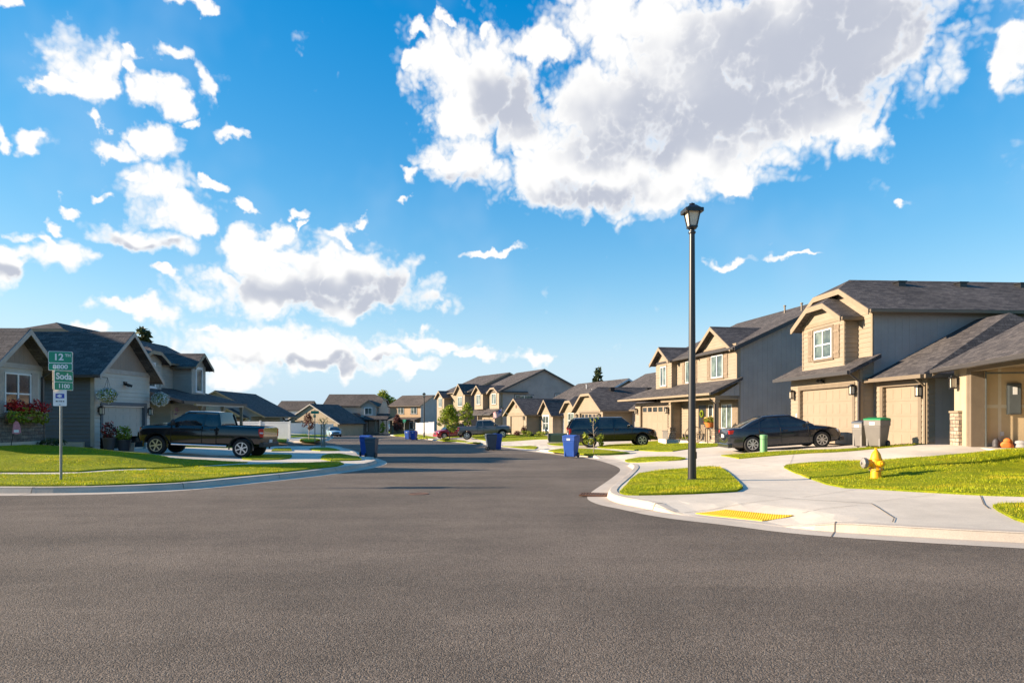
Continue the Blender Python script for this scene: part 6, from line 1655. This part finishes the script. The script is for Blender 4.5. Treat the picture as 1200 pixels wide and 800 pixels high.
cov = gt.math('ADD', cov, gt.math('MULTIPLY', gt.math('SUBTRACT', nz, .5), 1.3))
cov = gt.math('ADD', cov, gt.math('MULTIPLY_ADD', puff, 1.9, .12))
gt.l(cov, go.inputs[0])

tc = t.n('ShaderNodeTexCoord'); sp = t.n('ShaderNodeSeparateXYZ'); t.l(tc.outputs['Generated'], sp.inputs[0])
az = t.math('ARCTAN2', sp.outputs[0], sp.outputs[1]); el = t.math('ARCSINE', sp.outputs[2])
cv = t.n('ShaderNodeCombineXYZ'); t.l(az, cv.inputs[0]); t.l(el, cv.inputs[1])
def cover(off):
    g = t.n('ShaderNodeGroup'); g.node_tree = grp
    t.l(t.vmath('ADD', cv.outputs[0], off).outputs[0], g.inputs[0]); return g.outputs
c0 = cover((0,0,0))[0]
alpha = t.ramp(c0, -.9, 1.25)
# shaded bases of the thick clouds
m2 = None
nsh = t.noise(cv.outputs[0], 11.0, 4, .55, '2D'); nwv = t.n('ShaderNodeTexNoise', noise_dimensions='2D'); t.l(cv.outputs[0], nwv.inputs['Vector']); nwv.inputs['Scale'].default_value = 12; nwv.inputs['Detail'].default_value = 3
WV2 = t.vmath('MULTIPLY_ADD', t.vmath('SUBTRACT', nwv.outputs['Color'], (.5, .5, .5)).outputs[0], (.13, .10, 0), cv.outputs[0]).outputs[0]
for px, py, rx, ry in [(950,50,125,48),(850,128,120,36),(770,165,70,20),(990,85,55,34),(600,122,22,26),(420,350,80,16),(350,356,60,10),(375,424,60,5),(545,197,26,8),(690,232,55,12),(170,290,40,5),(55,318,40,6)]:
    a, e = azel(px, py); a1, _ = azel(px+rx, py); a0, _ = azel(px-rx, py); _, e1 = azel(px, py-ry); _, e0 = azel(px, py+ry)
    sa, se = (a1-a0)/2*1.25, (e1-e0)/2*1.25
    v = t.vmath('MULTIPLY_ADD', WV2, (1/sa, 1/se, 0), (-a/sa, -e/se, 0)).outputs[0]
    d = t.vmath('DOT_PRODUCT', v, v).outputs['Value']
    m2 = d if m2 is None else t.math('SMOOTH_MIN', m2, d, .5)
sh = t.math('ADD', t.math('SUBTRACT', 1.0, t.math('MINIMUM', m2, 3.0)), t.math('MULTIPLY', t.math('SUBTRACT', nsh, .5), 1.0))
zone = t.math('MULTIPLY', t.ramp(sh, -2.3, 1.5), t.ramp(c0, -.2, 2.0))
self_sh = zone
lit = t.mix(t.ramp(self_sh, .0, 1.0), (3.75, 3.7, 3.62), (1.98, 2.08, 2.40))
skyc = t.n('ShaderNodeHueSaturation'); t.l(sky.outputs[0], skyc.inputs['Color']); skyc.inputs['Hue'].default_value = .497; skyc.inputs['Saturation'].default_value = 1.22; skyc.inputs['Value'].default_value = 1.2
veil = t.math('MULTIPLY', t.ramp(t.noise(cv.outputs[0], 3.0, 4, .6, '2D'), .48, .75), .22)
veil = t.math('MAXIMUM', veil, t.ramp(el, .17, .0, 0.0, .8))
den = t.vmath('MULTIPLY_ADD', skyc.outputs[0], (.24, .24, .24), (1, 1, 1)).outputs[0]
soft = t.vmath('MULTIPLY', t.vmath('DIVIDE', skyc.outputs[0], den).outputs[0], (1.36, 1.34, 1.30)).outputs[0]
hs2 = t.n('ShaderNodeHueSaturation'); t.l(soft, hs2.inputs['Color']); hs2.inputs['Saturation'].default_value = 1.22; hs2.inputs['Hue'].default_value = .517; hs2.inputs['Value'].default_value = 1.08; soft = hs2.outputs[0]
base = t.mix(veil, soft, (1.75, 2.5, 3.35))
up = t.math('GREATER_THAN', sp.outputs[1], -.2)
final = t.mix(t.math('MULTIPLY', alpha, t.math('MULTIPLY', up, .97)), base, lit)
t.l(final, bg.inputs[0])
w.cycles.sampling_method = 'NONE'

cd = bpy.data.cameras.new('camera'); cam = link(bpy.data.objects.new('camera', cd)); cd.sensor_width = 36; cd.lens = 24.0; cd.shift_y = .075
cd.clip_end = 4000; cd.clip_start = .05; cam.location = (0, 0, CAM); cam.rotation_euler = (R(90), 0, 0); scene.camera = cam
scene.render.engine = 'CYCLES'
scene.view_settings.view_transform = 'Standard'; scene.view_settings.look = 'None'; scene.view_settings.exposure = 1.36; scene.view_settings.gamma = 1.0
scene.cycles.max_bounces = 6; scene.cycles.diffuse_bounces = 3; scene.cycles.glossy_bounces = 3; scene.cycles.transmission_bounces = 2
